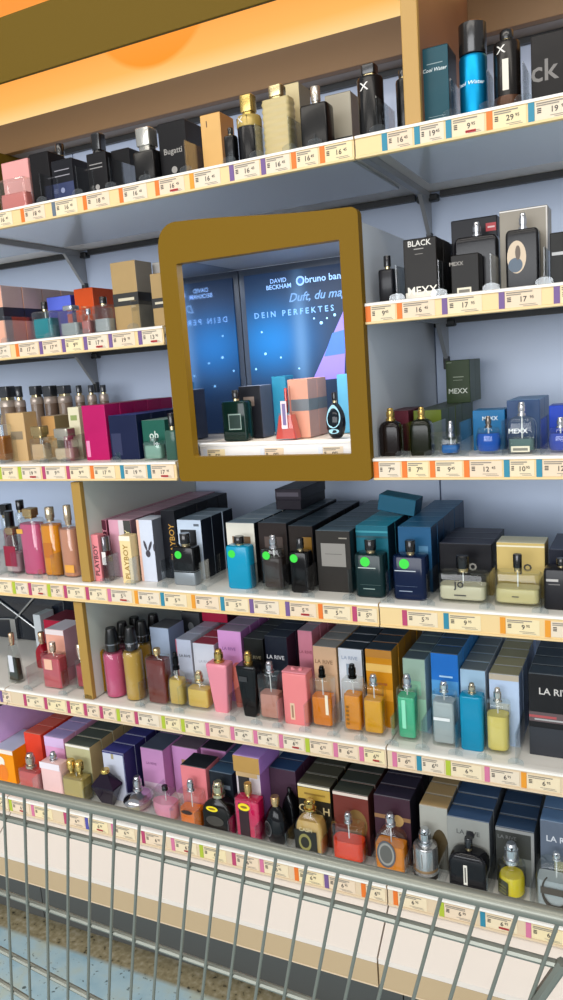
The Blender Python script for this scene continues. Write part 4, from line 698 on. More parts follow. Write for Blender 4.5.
    ('box', 'S6', 'gilt black box', 'black and gold box with gold lettering', -0.6167, -0.5488, 0.0315, 0.04, 0.352, 0.1256, 5, '221d14', {'dec': [('r', 0, 0.76, 1, 0.95, 'b8963c'), ('r', 0, 0.96, 1, 1, 'e0d8c4'), ('t', 'CA', 0.22, 0.6, 0.016, 'c8b484', 0), ('t', 'H', 0.86, 0.6, 0.016, 'c8b484', 0), ('r', 0.2, 0.84, 0.85, 0.87, '8a6c24')], 'side': '221d14', 'top': '4c4a3c'}),
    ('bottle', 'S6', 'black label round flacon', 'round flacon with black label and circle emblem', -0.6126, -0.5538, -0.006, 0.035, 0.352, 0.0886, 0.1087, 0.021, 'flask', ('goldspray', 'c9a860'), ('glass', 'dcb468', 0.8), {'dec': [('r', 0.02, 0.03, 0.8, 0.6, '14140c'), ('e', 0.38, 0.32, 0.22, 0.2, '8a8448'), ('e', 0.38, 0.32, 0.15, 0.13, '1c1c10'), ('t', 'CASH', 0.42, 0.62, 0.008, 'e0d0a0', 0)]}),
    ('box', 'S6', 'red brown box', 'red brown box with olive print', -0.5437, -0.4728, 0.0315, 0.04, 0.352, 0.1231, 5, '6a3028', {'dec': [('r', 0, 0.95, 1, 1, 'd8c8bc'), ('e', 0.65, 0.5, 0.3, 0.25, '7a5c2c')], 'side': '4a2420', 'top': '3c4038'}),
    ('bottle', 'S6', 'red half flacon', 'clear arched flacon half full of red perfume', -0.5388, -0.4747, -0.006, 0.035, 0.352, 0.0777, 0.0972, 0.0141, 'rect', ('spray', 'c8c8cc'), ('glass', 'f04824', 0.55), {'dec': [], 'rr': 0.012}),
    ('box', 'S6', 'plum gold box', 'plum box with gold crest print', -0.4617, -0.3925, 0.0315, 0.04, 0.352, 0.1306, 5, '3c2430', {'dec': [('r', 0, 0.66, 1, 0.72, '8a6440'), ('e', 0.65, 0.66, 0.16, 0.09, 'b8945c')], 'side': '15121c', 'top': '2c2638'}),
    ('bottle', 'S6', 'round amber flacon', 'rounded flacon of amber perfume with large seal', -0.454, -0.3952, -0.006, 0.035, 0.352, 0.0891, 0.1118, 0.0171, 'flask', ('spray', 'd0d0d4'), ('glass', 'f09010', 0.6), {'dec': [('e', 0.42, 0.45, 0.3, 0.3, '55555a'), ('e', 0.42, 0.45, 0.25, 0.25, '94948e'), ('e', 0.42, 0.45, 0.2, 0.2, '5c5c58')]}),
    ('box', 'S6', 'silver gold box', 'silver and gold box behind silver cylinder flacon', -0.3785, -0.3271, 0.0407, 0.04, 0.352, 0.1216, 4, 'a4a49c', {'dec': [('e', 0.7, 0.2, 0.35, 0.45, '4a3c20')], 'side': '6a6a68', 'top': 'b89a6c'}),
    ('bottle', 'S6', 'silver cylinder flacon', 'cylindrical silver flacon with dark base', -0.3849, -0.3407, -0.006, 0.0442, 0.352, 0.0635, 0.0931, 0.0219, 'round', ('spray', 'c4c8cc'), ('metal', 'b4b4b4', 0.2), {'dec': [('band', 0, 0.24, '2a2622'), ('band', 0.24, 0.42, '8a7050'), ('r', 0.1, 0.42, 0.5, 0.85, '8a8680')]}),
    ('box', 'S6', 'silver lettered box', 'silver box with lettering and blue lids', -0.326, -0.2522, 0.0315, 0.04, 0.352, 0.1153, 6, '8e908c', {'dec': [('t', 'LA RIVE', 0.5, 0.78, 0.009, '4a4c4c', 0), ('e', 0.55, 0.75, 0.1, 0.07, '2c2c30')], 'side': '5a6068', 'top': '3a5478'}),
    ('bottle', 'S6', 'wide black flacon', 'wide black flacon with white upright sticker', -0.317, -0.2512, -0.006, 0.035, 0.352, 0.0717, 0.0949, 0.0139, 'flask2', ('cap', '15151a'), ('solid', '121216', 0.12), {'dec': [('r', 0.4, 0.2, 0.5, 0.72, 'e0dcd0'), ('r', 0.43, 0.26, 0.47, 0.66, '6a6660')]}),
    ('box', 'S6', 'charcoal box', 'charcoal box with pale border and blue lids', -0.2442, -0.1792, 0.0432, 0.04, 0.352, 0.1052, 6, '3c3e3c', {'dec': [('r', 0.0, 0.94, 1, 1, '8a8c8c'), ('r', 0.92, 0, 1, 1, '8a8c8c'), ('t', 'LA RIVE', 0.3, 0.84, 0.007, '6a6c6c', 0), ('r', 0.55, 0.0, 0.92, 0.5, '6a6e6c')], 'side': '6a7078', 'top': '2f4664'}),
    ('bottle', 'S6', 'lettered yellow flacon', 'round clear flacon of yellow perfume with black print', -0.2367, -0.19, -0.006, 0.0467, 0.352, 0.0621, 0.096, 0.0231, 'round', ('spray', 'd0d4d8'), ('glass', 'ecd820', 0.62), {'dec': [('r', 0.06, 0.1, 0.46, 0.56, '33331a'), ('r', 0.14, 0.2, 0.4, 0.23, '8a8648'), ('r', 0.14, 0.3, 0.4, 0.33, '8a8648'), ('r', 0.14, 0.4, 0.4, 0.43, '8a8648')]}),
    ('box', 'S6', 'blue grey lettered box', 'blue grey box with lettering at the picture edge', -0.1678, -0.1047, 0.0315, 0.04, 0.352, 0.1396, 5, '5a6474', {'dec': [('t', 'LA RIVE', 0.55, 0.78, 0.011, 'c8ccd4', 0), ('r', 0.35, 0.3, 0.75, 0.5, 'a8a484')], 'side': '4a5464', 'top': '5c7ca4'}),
    ('bottle', 'S6', 'horn emblem flacon', 'clear flacon with dark horn emblem at picture edge', -0.1713, -0.1088, -0.006, 0.035, 0.352, 0.0866, 0.0992, 0.0126, 'flask2', ('spray', 'd0d4d8'), ('glass', 'b8c0c4', 0.6), {'dec': [('ring', 0.5, 0.42, 0.36, 0.38, '3a342c'), ('r', 0.12, 0.36, 0.88, 0.5, '4a443c')]}),
]

# shelf, x, y0, y1, z, place
DIVIDERS = [
    ('S1', -1.0543, 0.004, 0.055, 1.609, 'right of the pink flat flacon'),
    ('S1', -0.9669, 0.004, 0.055, 1.609, 'right of the black and blue box'),
    ('S1', -0.8907, 0.004, 0.1, 1.609, 'right of the low black box'),
    ('S1', -0.8154, 0.004, 0.019, 1.609, 'right of the frosted cap flacon'),
    ('S1', -0.7294, 0.004, 0.1, 1.609, 'right of the large black box'),
    ('S1', -0.6441, 0.004, 0.019, 1.609, 'right of the short black flacon'),
    ('S1', -0.593, 0.004, 0.1, 1.609, 'right of the gold capped can'),
    ('S1', -0.5328, 0.004, 0.1, 1.609, 'right of the ribbed gold flacon'),
    ('S1', -0.4889, 0.004, 0.019, 1.609, 'right of the white spray flacon'),
    ('S1', -0.3847, 0.004, 0.1, 1.609, 'right of the black cross can'),
    ('S1', -0.2715, 0.004, 0.1, 1.609, 'right of the dark teal box'),
    ('S1', -0.2187, 0.004, 0.1, 1.609, 'right of the bright blue can'),
    ('S1', -0.1695, 0.004, 0.1, 1.609, 'right of the amber black can'),
    ('S2L', -1.1909, 0.004, 0.1, 1.357, 'right of the pink striped box'),
    ('S2L', -1.0755, 0.004, 0.1, 1.357, 'right of the teal flacon'),
    ('S2L', -0.9889, 0.004, 0.1, 1.357, 'right of the pink small flacon'),
    ('S2L', -0.8733, 0.004, 0.1, 1.357, 'right of the kraft box'),
    ('S2R', -0.3658, 0.004, 0.1, 1.357, 'right of the small black flacon'),
    ('S2R', -0.2989, 0.004, 0.1, 1.357, 'right of the black white footed box'),
    ('S2R', -0.2207, 0.004, 0.1, 1.357, 'right of the wide black flacon'),
    ('S2R', -0.145, 0.004, 0.1, 1.357, 'right of the oval window flacon'),
    ('S3L', -1.2485, 0.004, 0.055, 1.109, 'right of the pale gold box'),
    ('S3L', -1.128, 0.004, 0.1, 1.109, 'right of the pale gold flacon'),
    ('S3L', -1.0709, 0.004, 0.1, 1.109, 'right of the cream box'),
    ('S3L', -0.9455, 0.004, 0.019, 1.109, 'right of the navy box'),
    ('S3R', -0.3676, 0.004, 0.1, 1.109, 'right of the brown black flask'),
    ('S3R', -0.3196, 0.004, 0.1, 1.109, 'right of the green black flask'),
    ('S3R', -0.274, 0.004, 0.1, 1.109, 'right of the little blue flacon'),
    ('S3R', -0.2101, 0.004, 0.075, 1.109, 'right of the round blue flacon'),
    ('S3R', -0.1536, 0.004, 0.1, 1.109, 'right of the clear flask'),
    ('S4', -1.3087, 0.004, 0.1, 0.8605, 'left of the crimson label flacon'),
    ('S4', -1.2576, 0.004, 0.1, 0.8605, 'right of the crimson label flacon'),
    ('S4', -1.1858, 0.004, 0.019, 0.8605, 'right of the pink mist bottle'),
    ('S4', -1.145, 0.004, 0.1, 0.8605, 'right of the orange mist bottle'),
    ('S4', -1.0061, 0.004, 0.055, 0.8605, 'right of the grey capped flacon'),
    ('S4', -0.942, 0.004, 0.1, 0.8605, 'right of the cream lettered pack'),
    ('S4', -0.8657, 0.004, 0.075, 0.8605, 'right of the black lettered box'),
    ('S4', -0.7766, 0.004, 0.1, 0.8605, 'right of the black green dot flacon'),
    ('S4', -0.6662, 0.004, 0.075, 0.8605, 'right of the turquoise flacon'),
    ('S4', -0.6024, 0.004, 0.075, 0.8605, 'right of the smoky flacon'),
    ('S4', -0.554, 0.004, 0.1, 0.8605, 'right of the black flacon with dot'),
    ('S4', -0.4758, 0.004, 0.075, 0.8605, 'right of the grey window box'),
    ('S4', -0.4067, 0.004, 0.1, 0.8605, 'right of the dark green dot flacon'),
    ('S4', -0.3372, 0.004, 0.1, 0.8605, 'right of the navy dot flacon'),
    ('S4', -0.2399, 0.004, 0.1, 0.8605, 'right of the rippled clear flacon'),
    ('S4', -0.1583, 0.004, 0.1, 0.8605, 'right of the second clear flacon'),
    ('S5', -1.2577, 0.004, 0.1, 0.5985, 'right of the slim gold flacon'),
    ('S5', -1.1567, 0.004, 0.1, 0.5985, 'right of the rose flacon'),
    ('S5', -1.0876, 0.004, 0.019, 0.5985, 'right of the gold mist bottle'),
    ('S5', -0.9518, 0.004, 0.1, 0.5985, 'right of the sparkling gold mist'),
    ('S5', -0.8871, 0.004, 0.019, 0.5985, 'right of the brown red flacon'),
    ('S5', -0.856, 0.004, 0.075, 0.5985, 'right of the black topped small flacon'),
    ('S5', -0.7377, 0.004, 0.075, 0.5985, 'right of the slim salmon flacon'),
    ('S5', -0.6805, 0.004, 0.019, 0.5985, 'right of the black tapered flacon'),
    ('S5', -0.6344, 0.004, 0.1, 0.5985, 'right of the pink half flacon'),
    ('S5', -0.5785, 0.004, 0.055, 0.5985, 'right of the pink block flacon'),
    ('S5', -0.5216, 0.004, 0.055, 0.5985, 'right of the amber flacon'),
    ('S5', -0.4694, 0.004, 0.019, 0.5985, 'right of the lettered amber flacon'),
    ('S5', -0.4116, 0.004, 0.1, 0.5985, 'right of the golden sunset box'),
    ('S5', -0.3567, 0.004, 0.1, 0.5985, 'right of the mint grey box'),
    ('S5', -0.2994, 0.004, 0.075, 0.5985, 'right of the clear empty flacon'),
    ('S5', -0.2514, 0.004, 0.019, 0.5985, 'right of the turquoise glass flacon'),
    ('S5', -0.2003, 0.004, 0.1, 0.5985, 'right of the white gilt box'),
    ('S6', -1.2449, -0.032, 0.039, 0.352, 'right of the coral cube flacon'),
    ('S6', -1.1024, -0.032, 0.064, 0.352, 'right of the beige cube flacon'),
    ('S6', -1.0131, -0.032, -0.017, 0.352, 'right of the blue edged white box'),
    ('S6', -0.955, -0.032, 0.064, 0.352, 'right of the silver dome flacon'),
    ('S6', -0.8784, -0.032, 0.019, 0.352, 'right of the pink bowl flacon'),
    ('S6', -0.8205, -0.032, 0.019, 0.352, 'right of the orange half flacon'),
    ('S6', -0.7436, -0.032, 0.019, 0.352, 'right of the black oval flacon'),
    ('S6', -0.6836, -0.032, 0.064, 0.352, 'right of the magenta flacon'),
    ('S6', -0.6188, -0.032, 0.064, 0.352, 'right of the rear black flacon'),
    ('S6', -0.5463, -0.032, 0.064, 0.352, 'right of the gilt black box'),
    ('S6', -0.4642, -0.032, 0.064, 0.352, 'right of the red half flacon'),
    ('S6', -0.3871, -0.032, 0.064, 0.352, 'right of the round amber flacon'),
    ('S6', -0.3277, -0.032, 0.039, 0.352, 'right of the silver gold box'),
    ('S6', -0.2459, -0.032, 0.064, 0.352, 'right of the wide black flacon'),
    ('S6', -0.1766, -0.032, 0.064, 0.352, 'right of the charcoal box'),
]

# shelf: (x, colour of the tab, euros, cents)
PRICES = {
    'S1': [(-1.1822, 'e07018', '16', '45'), (-1.0995, 'e07018', '18', '45'), (-1.0216, '5c6a78', '16', '45'), (-0.9473, 'e07018', '18', '95'), (-0.865, 'e07018', '16', '45'), (-0.7871, 'e07018', '16', '45'), (-0.7156, 'e0921c', '16', '45'), (-0.6374, '6c4f86', '16', '45'), (-0.5783, '6c4f86', '16', '45'), (-0.5235, 'e07018', '16', '45'), (-0.4742, 'e07018', '16', '45'), (-0.4244, '6c4f86', '16', '45'), (-0.3719, '1f7f98', '16', '45'), (-0.3214, '1f7f98', '19', '45'), (-0.2742, '1f7f98', '9', '95'), (-0.2157, 'e07018', '29', '95'), (-0.1583, '1f7f98', '19', '95')],
    'S2L': [(-1.2309, 'e07018', '17', '95'), (-1.1561, 'e07018', '17', '95'), (-1.0936, '6c4f86', '17', '95'), (-1.0361, '6c4f86', '9', '95'), (-0.9822, '6c4f86', '17', '95'), (-0.9226, '6c4f86', '19', '95'), (-0.8547, '6c4f86', '13', '95')],
    'S2R': [(-0.4157, 'e07018', '9', '45'), (-0.3604, 'e07018', '16', '45'), (-0.2893, '6c4f86', '17', '95'), (-0.2045, '6c4f86', '17', '95'), (-0.1275, '6c4f86', '17', '95')],
    'S3L': [(-1.2476, 'a8b82c', '9', '95'), (-1.1915, 'a8b82c', '19', '95'), (-1.1264, 'b03a64', '9', '95'), (-1.0625, 'b03a64', '9', '95'), (-1.0016, 'e07018', '17', '95'), (-0.928, '1f7f98', '19', '95'), (-0.8646, '1f7f98', '17', '95')],
    'S3R': [(-0.4131, 'e07018', '7', '95'), (-0.3638, 'e07018', '7', '95'), (-0.3178, 'e07018', '9', '45'), (-0.2637, 'e07018', '12', '45'), (-0.2028, '1f7f98', '10', '95'), (-0.1553, '1f7f98', '12', '45')],
    'N': [(-0.7736, 'd8dce4', '5', '95'), (-0.6506, 'd8dce4', '9', '95'), (-0.5346, 'd8dce4', '9', '95')],
    'S4': [(-1.3037, 'b03a64', '5', '75'), (-1.2517, 'a8b82c', '5', '75'), (-1.2058, 'b03a64', '5', '75'), (-1.1524, 'a8b82c', '5', '75'), (-1.1079, 'b03a64', '5', '75'), (-1.0497, 'b03a64', '5', '75'), (-0.9933, 'cc6f92', '5', '75'), (-0.9263, 'e0921c', '5', '75'), (-0.864, '1f7f98', '5', '75'), (-0.7926, 'e0921c', '5', '75'), (-0.7284, '1f7f98', '5', '75'), (-0.6666, '6c4f86', '5', '75'), (-0.5931, '6c4f86', '5', '75'), (-0.5286, 'e07018', '5', '75'), (-0.4646, 'b03a64', '5', '75'), (-0.3753, 'b03a64', '5', '75'), (-0.3051, '1f7f98', '9', '95'), (-0.2146, 'e0921c', '9', '95'), (-0.1464, 'e0921c', '9', '95')],
    'S5': [(-1.3361, '6c4f86', '6', '95'), (-1.2636, 'b03a64', '6', '95'), (-1.2031, 'b03a64', '6', '95'), (-1.1387, 'b03a64', '6', '95'), (-1.0926, 'b03a64', '6', '95'), (-1.0498, 'b03a64', '6', '95'), (-1.0053, 'a8b82c', '6', '95'), (-0.9592, 'b03a64', '6', '95'), (-0.8921, 'a8b82c', '6', '95'), (-0.8452, 'a8b82c', '6', '95'), (-0.7881, 'cc6f92', '6', '95'), (-0.7316, 'cc6f92', '6', '95'), (-0.6812, 'cc6f92', '6', '95'), (-0.6269, 'cc6f92', '6', '95'), (-0.5726, 'a8b82c', '6', '95'), (-0.5168, 'cc6f92', '6', '95'), (-0.4669, 'cc6f92', '6', '95'), (-0.4056, 'cc6f92', '6', '95'), (-0.3617, '1f7f98', '6', '95'), (-0.3111, 'a8b82c', '6', '95'), (-0.246, 'cc6f92', '6', '95'), (-0.1872, 'e0921c', '6', '95')],
    'S6': [(-1.3771, 'cc6f92', '6', '95'), (-1.3152, 'a8b82c', '6', '95'), (-1.2475, 'cc6f92', '6', '95'), (-1.1538, 'b03a64', '6', '95'), (-1.0943, '4a4a9c', '6', '95'), (-1.0242, 'cc6f92', '6', '95'), (-0.9461, 'b03a64', '6', '95'), (-0.873, 'cc6f92', '6', '95'), (-0.8055, 'a8b82c', '6', '95'), (-0.7314, 'b03a64', '6', '95'), (-0.6702, 'cc6f92', '6', '95'), (-0.5971, 'e07018', '6', '95'), (-0.5363, '6c4f86', '6', '95'), (-0.4644, 'e07018', '6', '95'), (-0.4047, 'e07018', '6', '95'), (-0.3226, 'a8b82c', '6', '95'), (-0.253, '1f7f98', '6', '95'), (-0.1791, 'cc6f92', '6', '95')],
}

PHRASE = {'S1': 'on the top shelf', 'S2L': 'on the upper left shelf', 'S3L': 'on the middle left shelf',
          'N': 'inside the gold framed niche', 'S2R': 'on the upper right shelf', 'S3R': 'on the middle right shelf',
          'S4': 'on the third shelf from below', 'S5': 'on the second shelf from below', 'S6': 'on the bottom shelf'}

# ------------------------------------------------------------------ setting
YB = 0.44            # face of the back wall
XL, XR = -2.22, 0.48
SEAMS = (-2.22, -1.32, -0.42, 0.48)

M = Mesh()
M.box(-3.2, 1.6, -2.6, YB+.1, -.05, 0, floor_mat())
structure(M.build('floor'))

M = Mesh()
wm = wall_mat()
for a, b in zip(SEAMS[:-1], SEAMS[1:]):
    M.box(a+.0015, b-.0015, YB, YB+.03, 0, 2.4, wm, bev=.001)
M.box(SEAMS[0], SEAMS[-1], YB+.02, YB+.05, 0, 2.4, DARKM)
structure(M.build('wall_back'))

# ------------------------------------------------------------------ shelves


def rail_profile(M, x0, x1, y, z0, z1, mt, lip):
    """Price rail: channel with rolled lips top and bottom, swept along x."""
    pr = [(0, z0), (-.0035, z0+.001), (-.0035, z0+.004), (-.0015, z0+.005), (-.0015, z1-.006), (-.0035, z1-.005), (-.0035, z1-.001), (0, z1), (.012, z1), (.012, z1-.004), (.003, z1-.006), (.003, z0)]
    n = len(pr)
    vs = [(x0, y+a, z) for a, z in pr] + [(x1, y+a, z) for a, z in pr]
    for i in range(n):
        j = (i+1) % n
        M.add([vs[i], vs[j], vs[n+j], vs[n+i]], [[0, 1, 2, 3]], lip if i in (5, 6, 7) else mt)
    M.add(vs[:n], [list(range(n))], mt)
    M.add(vs[n:], [list(range(n))[::-1]], mt)


random.seed(4)
PAPERS = [pbr(c, .7, name='paper') for c in ('e4d2b0', 'e2ccb0', 'e0d0b8', 'e6d4a8')]


def price_label(x, y, zc, tabcol, eur, cent, parent, nxt):
    w = min(.056, max(.03, nxt-x-.002))
    M = Mesh()
    y0 = y-.0018
    hh = .0125
    tab = .0085
    M.box(x-tab/2, x+tab/2, y0-.0008, y0+.0002, zc-hh-.001, zc+hh+.001, pbr(tabcol, .55, name='tab'))
    a, b = x+tab/2+.0004, x+w
    M.box(a, b, y0-.0005, y0+.0002, zc-hh, zc+hh, random.choice(PAPERS))
    yt = y0-.0009
    W = b-a

    def bar(f0, f1, g0, g1, mt):
        M.add([(a+f0*W, yt, zc+g0*hh), (a+f1*W, yt, zc+g0*hh), (a+f1*W, yt, zc+g1*hh), (a+f0*W, yt, zc+g1*hh)], [[0, 1, 2, 3]], mt)
    bar(.04, .66+.2*random.random(), .72, .86, GREYINK)
    bar(.04, .4+.3*random.random(), .5, .62, GREYINK)
    for q in range(3):
        bar(.06, .17, -.22+q*.2, -.1+q*.2, INK)
    put_text(M, eur, a+.52*W, yt, zc-.02*hh, .0108, INK)
    put_text(M, cent, a+(.74 if len(eur) > 1 else .66)*W, yt, zc+.14*hh, .006, INK)
    bar(.4, .85, -.66, -.6, GREYINK)
    bar(.5, .9, -.84, -.78, GREYINK)
    if random.random() < .14:
        bar(.42, .74, -.78, -.5, RED)
    return M.build('price_label', parent)


def bracket(x, z, parent, y=YB):
    M = Mesh()
    M.prism([(x-.006, z), (x+.006, z), (x+.006, z-.012), (x-.006, z-.012)], .02, y, GREYM)
    M.add([(x-.004, y, z-.012), (x-.004, y, z-.085), (x-.004, y-.012, z-.085), (x-.004, y-.075, z-.012),
           (x+.004, y, z-.012), (x+.004, y, z-.085), (x+.004, y-.012, z-.085), (x+.004, y-.075, z-.012)],
          [[0, 1, 2, 3], [7, 6, 5, 4], [0, 4, 5, 1], [1, 5, 6, 2], [2, 6, 7, 3], [3, 7, 4, 0]], GREYM)
    M.box(x-.006, x+.006, y-.014, y, z-.105, z-.078, DARKM, bev=.002)
    M.box(x-.022, x+.022, y-.02, y, z-.018, z-.004, DARKM, bev=.003)
    return M.build('shelf_bracket', parent)


def shelf(key, label, x0, x1, ztop, zlow, yr, brs=(), underlay=True, lipc=None, railc=None):
    t = thing('display_shelf', label, 'shelf', (0, 0, 0))
    M = Mesh()
    ytop = ztop-.0015
    M.box(x0+.001, x1-.001, yr+.003, YB-.004, ytop-.011, ytop, SHELFW, bev=.0015)
    M.build('shelf_board', t)
    if underlay:
        M = Mesh()
        M.box(x0+.03, x1-.03, yr+.03, YB-.11, ytop-.0165, ytop-.0115, pbr('ccd2d6', .2, coat=.3, name='glass_plate'), bev=.001)
        M.box(x0+.026, x1-.026, YB-.016, YB-.005, ytop-.024, ytop-.0115, DARKM)
        M.build('underside_plate', t)
    M = Mesh()
    rail_profile(M, x0+.0012, x1-.0012, yr, zlow, ztop, railc or CREAM, lipc or WHITE)
    rail = M.build('price_rail', t)
    P = [p for p in PRICES[key] if x0 <= p[0] < x1-.012]
    for i, (x, c, e, ct) in enumerate(P):
        nx = P[i+1][0]-.005 if i+1 < len(P) else x1-.002
        price_label(max(x, x0+.006), yr, (ztop+zlow)/2-.001, c, e, ct, rail, nx)
    for b in brs:
        bracket(b, ytop-.012, t)
    return t


WL = pbr('f0ece4', .4, name='lip')
PINKR = pbr('d8c2a2', .45, name='rail')
for i in range(3):
    a, b = SEAMS[i], SEAMS[i+1]
    side = ['far left module', 'left module', 'right module'][i]
    br = (b-.0,) if i < 2 else ()
    shelf('S1', 'long white top shelf board of the %s with cream price rail' % side, a, b, 1.611, 1.576, 0, [q+.0 for q in br])
    shelf('S4', 'white shelf third from below in the %s with cream price rail' % side, a, b, .862, .820, 0, lipc=WL)
    shelf('S5', 'white shelf second from below in the %s with beige price rail' % side, a, b, .600, .559, 0, lipc=WL, railc=PINKR)
    shelf('S6', 'white bottom shelf of the %s with price rail behind the cart' % side, a, b, .3535, .315, -.036, underlay=False, lipc=WL, railc=PINKR)
shelf('S2L', 'upper left shelf ending at the gold frame, cream price rail', -2.22, -.802, 1.3595, 1.3245, 0, [-1.32])
shelf('S3L', 'middle left shelf ending at the gold frame, cream price rail', -2.22, -.802, 1.111, 1.0745, 0)
shelf('S2R', 'upper right shelf beside the gold frame, cream price rail', -.418, .48, 1.3595, 1.3255, 0, [-.394])
shelf('S3R', 'middle right shelf beside the gold frame, cream price rail', -.418, .48, 1.111, 1.074, 0)

# ------------------------------------------------------------------ niche with gold frame
niche = thing('display_niche', 'gold framed lit niche with blue poster and perfumes between the shelves', 'display', (0, 0, 0))


def rr(x0, x1, z0, z1, rad, k=9):
    """Rounded rectangle outline; rad = radii from bottom right anticlockwise (br, tr, tl, bl)."""
    out = []
    for (cx, cz, r, a0) in ((x1, z0, rad[0], 270), (x1, z1, rad[1], 0), (x0, z1, rad[2], 90), (x0, z0, rad[3], 180)):
        sx = 1 if cx == x1 else -1
        sz = 1 if cz == z1 else -1
        for i in range(k):
            t = R(a0+90*i/(k-1))
            out.append((cx-sx*r+r*math.cos(t), cz-sz*r+r*math.sin(t)))
    return out


def densify(p, n=6):
    out = []
    for i in range(len(p)):
        a, b = p[i], p[(i+1) % len(p)]
        m_ = n if math.dist(a, b) > .06 else 1
        for q in range(m_):
            out.append((a[0]+(b[0]-a[0])*q/m_, a[1]+(b[1]-a[1])*q/m_))
    return out


FX0, FX1, FZ0, FZ1 = -.791, -.4175, 1.075, 1.506
OX0, OX1, OZ0, OZ1 = -.756, -.4505, 1.119, 1.4605
outer = densify(rr(FX0, FX1, FZ0, FZ1, (.008, .012, .04, .008)))
inner = densify(rr(OX0, OX1, OZ0, OZ1, (.003, .003, .003, .006)))
# the top edge dips in a gentle wave
outer = [(x, z + ((.026*(FX1-x)/(FX1-FX0) + .002*math.sin(2*math.pi*(x-FX0)/(FX1-FX0)))*min(1, max(0, (z-1.40)/.09)))) for x, z in outer]
M = Mesh()
n = len(outer)
assert len(inner) == n
yf, yk = -.012, .006
vs = [(x, yf, z) for x, z in outer]+[(x, yf, z) for x, z in inner]+[(x, yk, z) for x, z in outer]+[(x, yk, z) for x, z in inner]
fs = []
for i in range(n):
    j = (i+1) % n
    fs += [[i, j, n+j, n+i], [2*n+j, 2*n+i, 3*n+i, 3*n+j], [i, 2*n+i, 2*n+j, j], [n+j, 3*n+j, 3*n+i, n+i]]
M.add(vs, fs, GOLDP)
M.build('frame', niche, smooth=30)
NY = .272
M = Mesh()
M.box(-.797, -.787, .008, NY+.012, 1.076, 1.486, pbr('c9ced6', .06, metal=1.0, name='mirror'), bev=.001)
M.build('mirror_panel', niche)
M = Mesh()
M.box(-.4265, -.4195, .008, YB-.002, 1.076, 1.486, pbr('cfd4da', .4, name='lacquer'), bev=.001)
M.build('side_panel', niche)
M = Mesh()
M.box(-.786, -.428, .008, NY, 1.476, 1.486, pbr('8b929c', .35, name='lacquer'), bev=.001)
M.build('niche_ceiling', niche)
M = Mesh()
M.box(-.786, -.428, .008, NY, 1.0755, 1.0905, pbr('d4d0cc', .45, name='lacquer'))
M.build('niche_base', niche)
M = Mesh()
M.box(-.786, -.428, .064, NY, 1.122, 1.1355, pbr('d8c8b4', .4, name='lacquer'), bev=.001)
M.build('niche_floor', niche)
M = Mesh()
rail_profile(M, -.785, -.429, .06, 1.098, 1.1365, pbr('e6e4e2', .4, name='rail'), WL)
nr = M.build('price_rail', niche)
for (x, c, e, ct) in PRICES['N']:
    price_label(x, .06, 1.1125, c, e, ct, nr, x+.045)


def poster_mat():
    """Backlit poster: night blue with a glow and a pale beam printed on it."""
    mt, nt, b, o = new_mat('backlit_poster')
    tc = nt.nodes.new('ShaderNodeTexCoord')
    sep = nt.nodes.new('ShaderNodeSeparateXYZ')
    nt.links.new(tc.outputs['Object'], sep.inputs[0])

    def math_(op, a, bb=None):
        nd = nt.nodes.new('ShaderNodeMath')
        nd.operation = op
        for i, v in enumerate((a, bb)):
            if v is None:
                continue
            if isinstance(v, (int, float)):
                nd.inputs[i].default_value = v
            else:
                nt.links.new(v, nd.inputs[i])
        return nd.outputs[0]

    def blob(cx, cz, sx, sz):
        dx = math_('DIVIDE', math_('SUBTRACT', sep.outputs['X'], cx), sx)
        dz = math_('DIVIDE', math_('SUBTRACT', sep.outputs['Z'], cz), sz)
        return math_('POWER', 2.718, math_('MULTIPLY', math_('ADD', math_('MULTIPLY', dx, dx), math_('MULTIPLY', dz, dz)), -1.0))
    g = blob(-.715, 1.325, .085, .065)
    beam = blob(-.652, 1.32, .016, .11)

    def mixc(f, c1, c2):
        nd = nt.nodes.new('ShaderNodeMix')
        nd.data_type = 'RGBA'
        nt.links.new(f, nd.inputs[0])
        for i, c in ((6, c1), (7, c2)):
            if isinstance(c, str):
                nd.inputs[i].default_value = lin(c)
            else:
                nt.links.new(c, nd.inputs[i])
        return nd.outputs[2]
    c = mixc(g, '0d2240', '0494f4')
    c = mixc(math_('MULTIPLY', beam, .75), c, '7ab4f0')
    b.inputs['Base Color'].default_value = (.02, .03, .05, 1)
    b.inputs['Roughness'].default_value = .5
    b.inputs['Specular IOR Level'].default_value = .2
    nt.links.new(c, b.inputs['Emission Color'])
    b.inputs['Emission Strength'].default_value = 1.0
    return mt


def glow(col, s=1.0):
    k = ('glow', col, s)
    if k not in MATS:
        mt, nt, b, o = new_mat('lit_print_' + col)
        b.inputs['Base Color'].default_value = lin(col)
        b.inputs['Emission Color'].default_value = lin(col)
        b.inputs['Emission Strength'].default_value = s
        MATS[k] = mt
    return MATS[k]


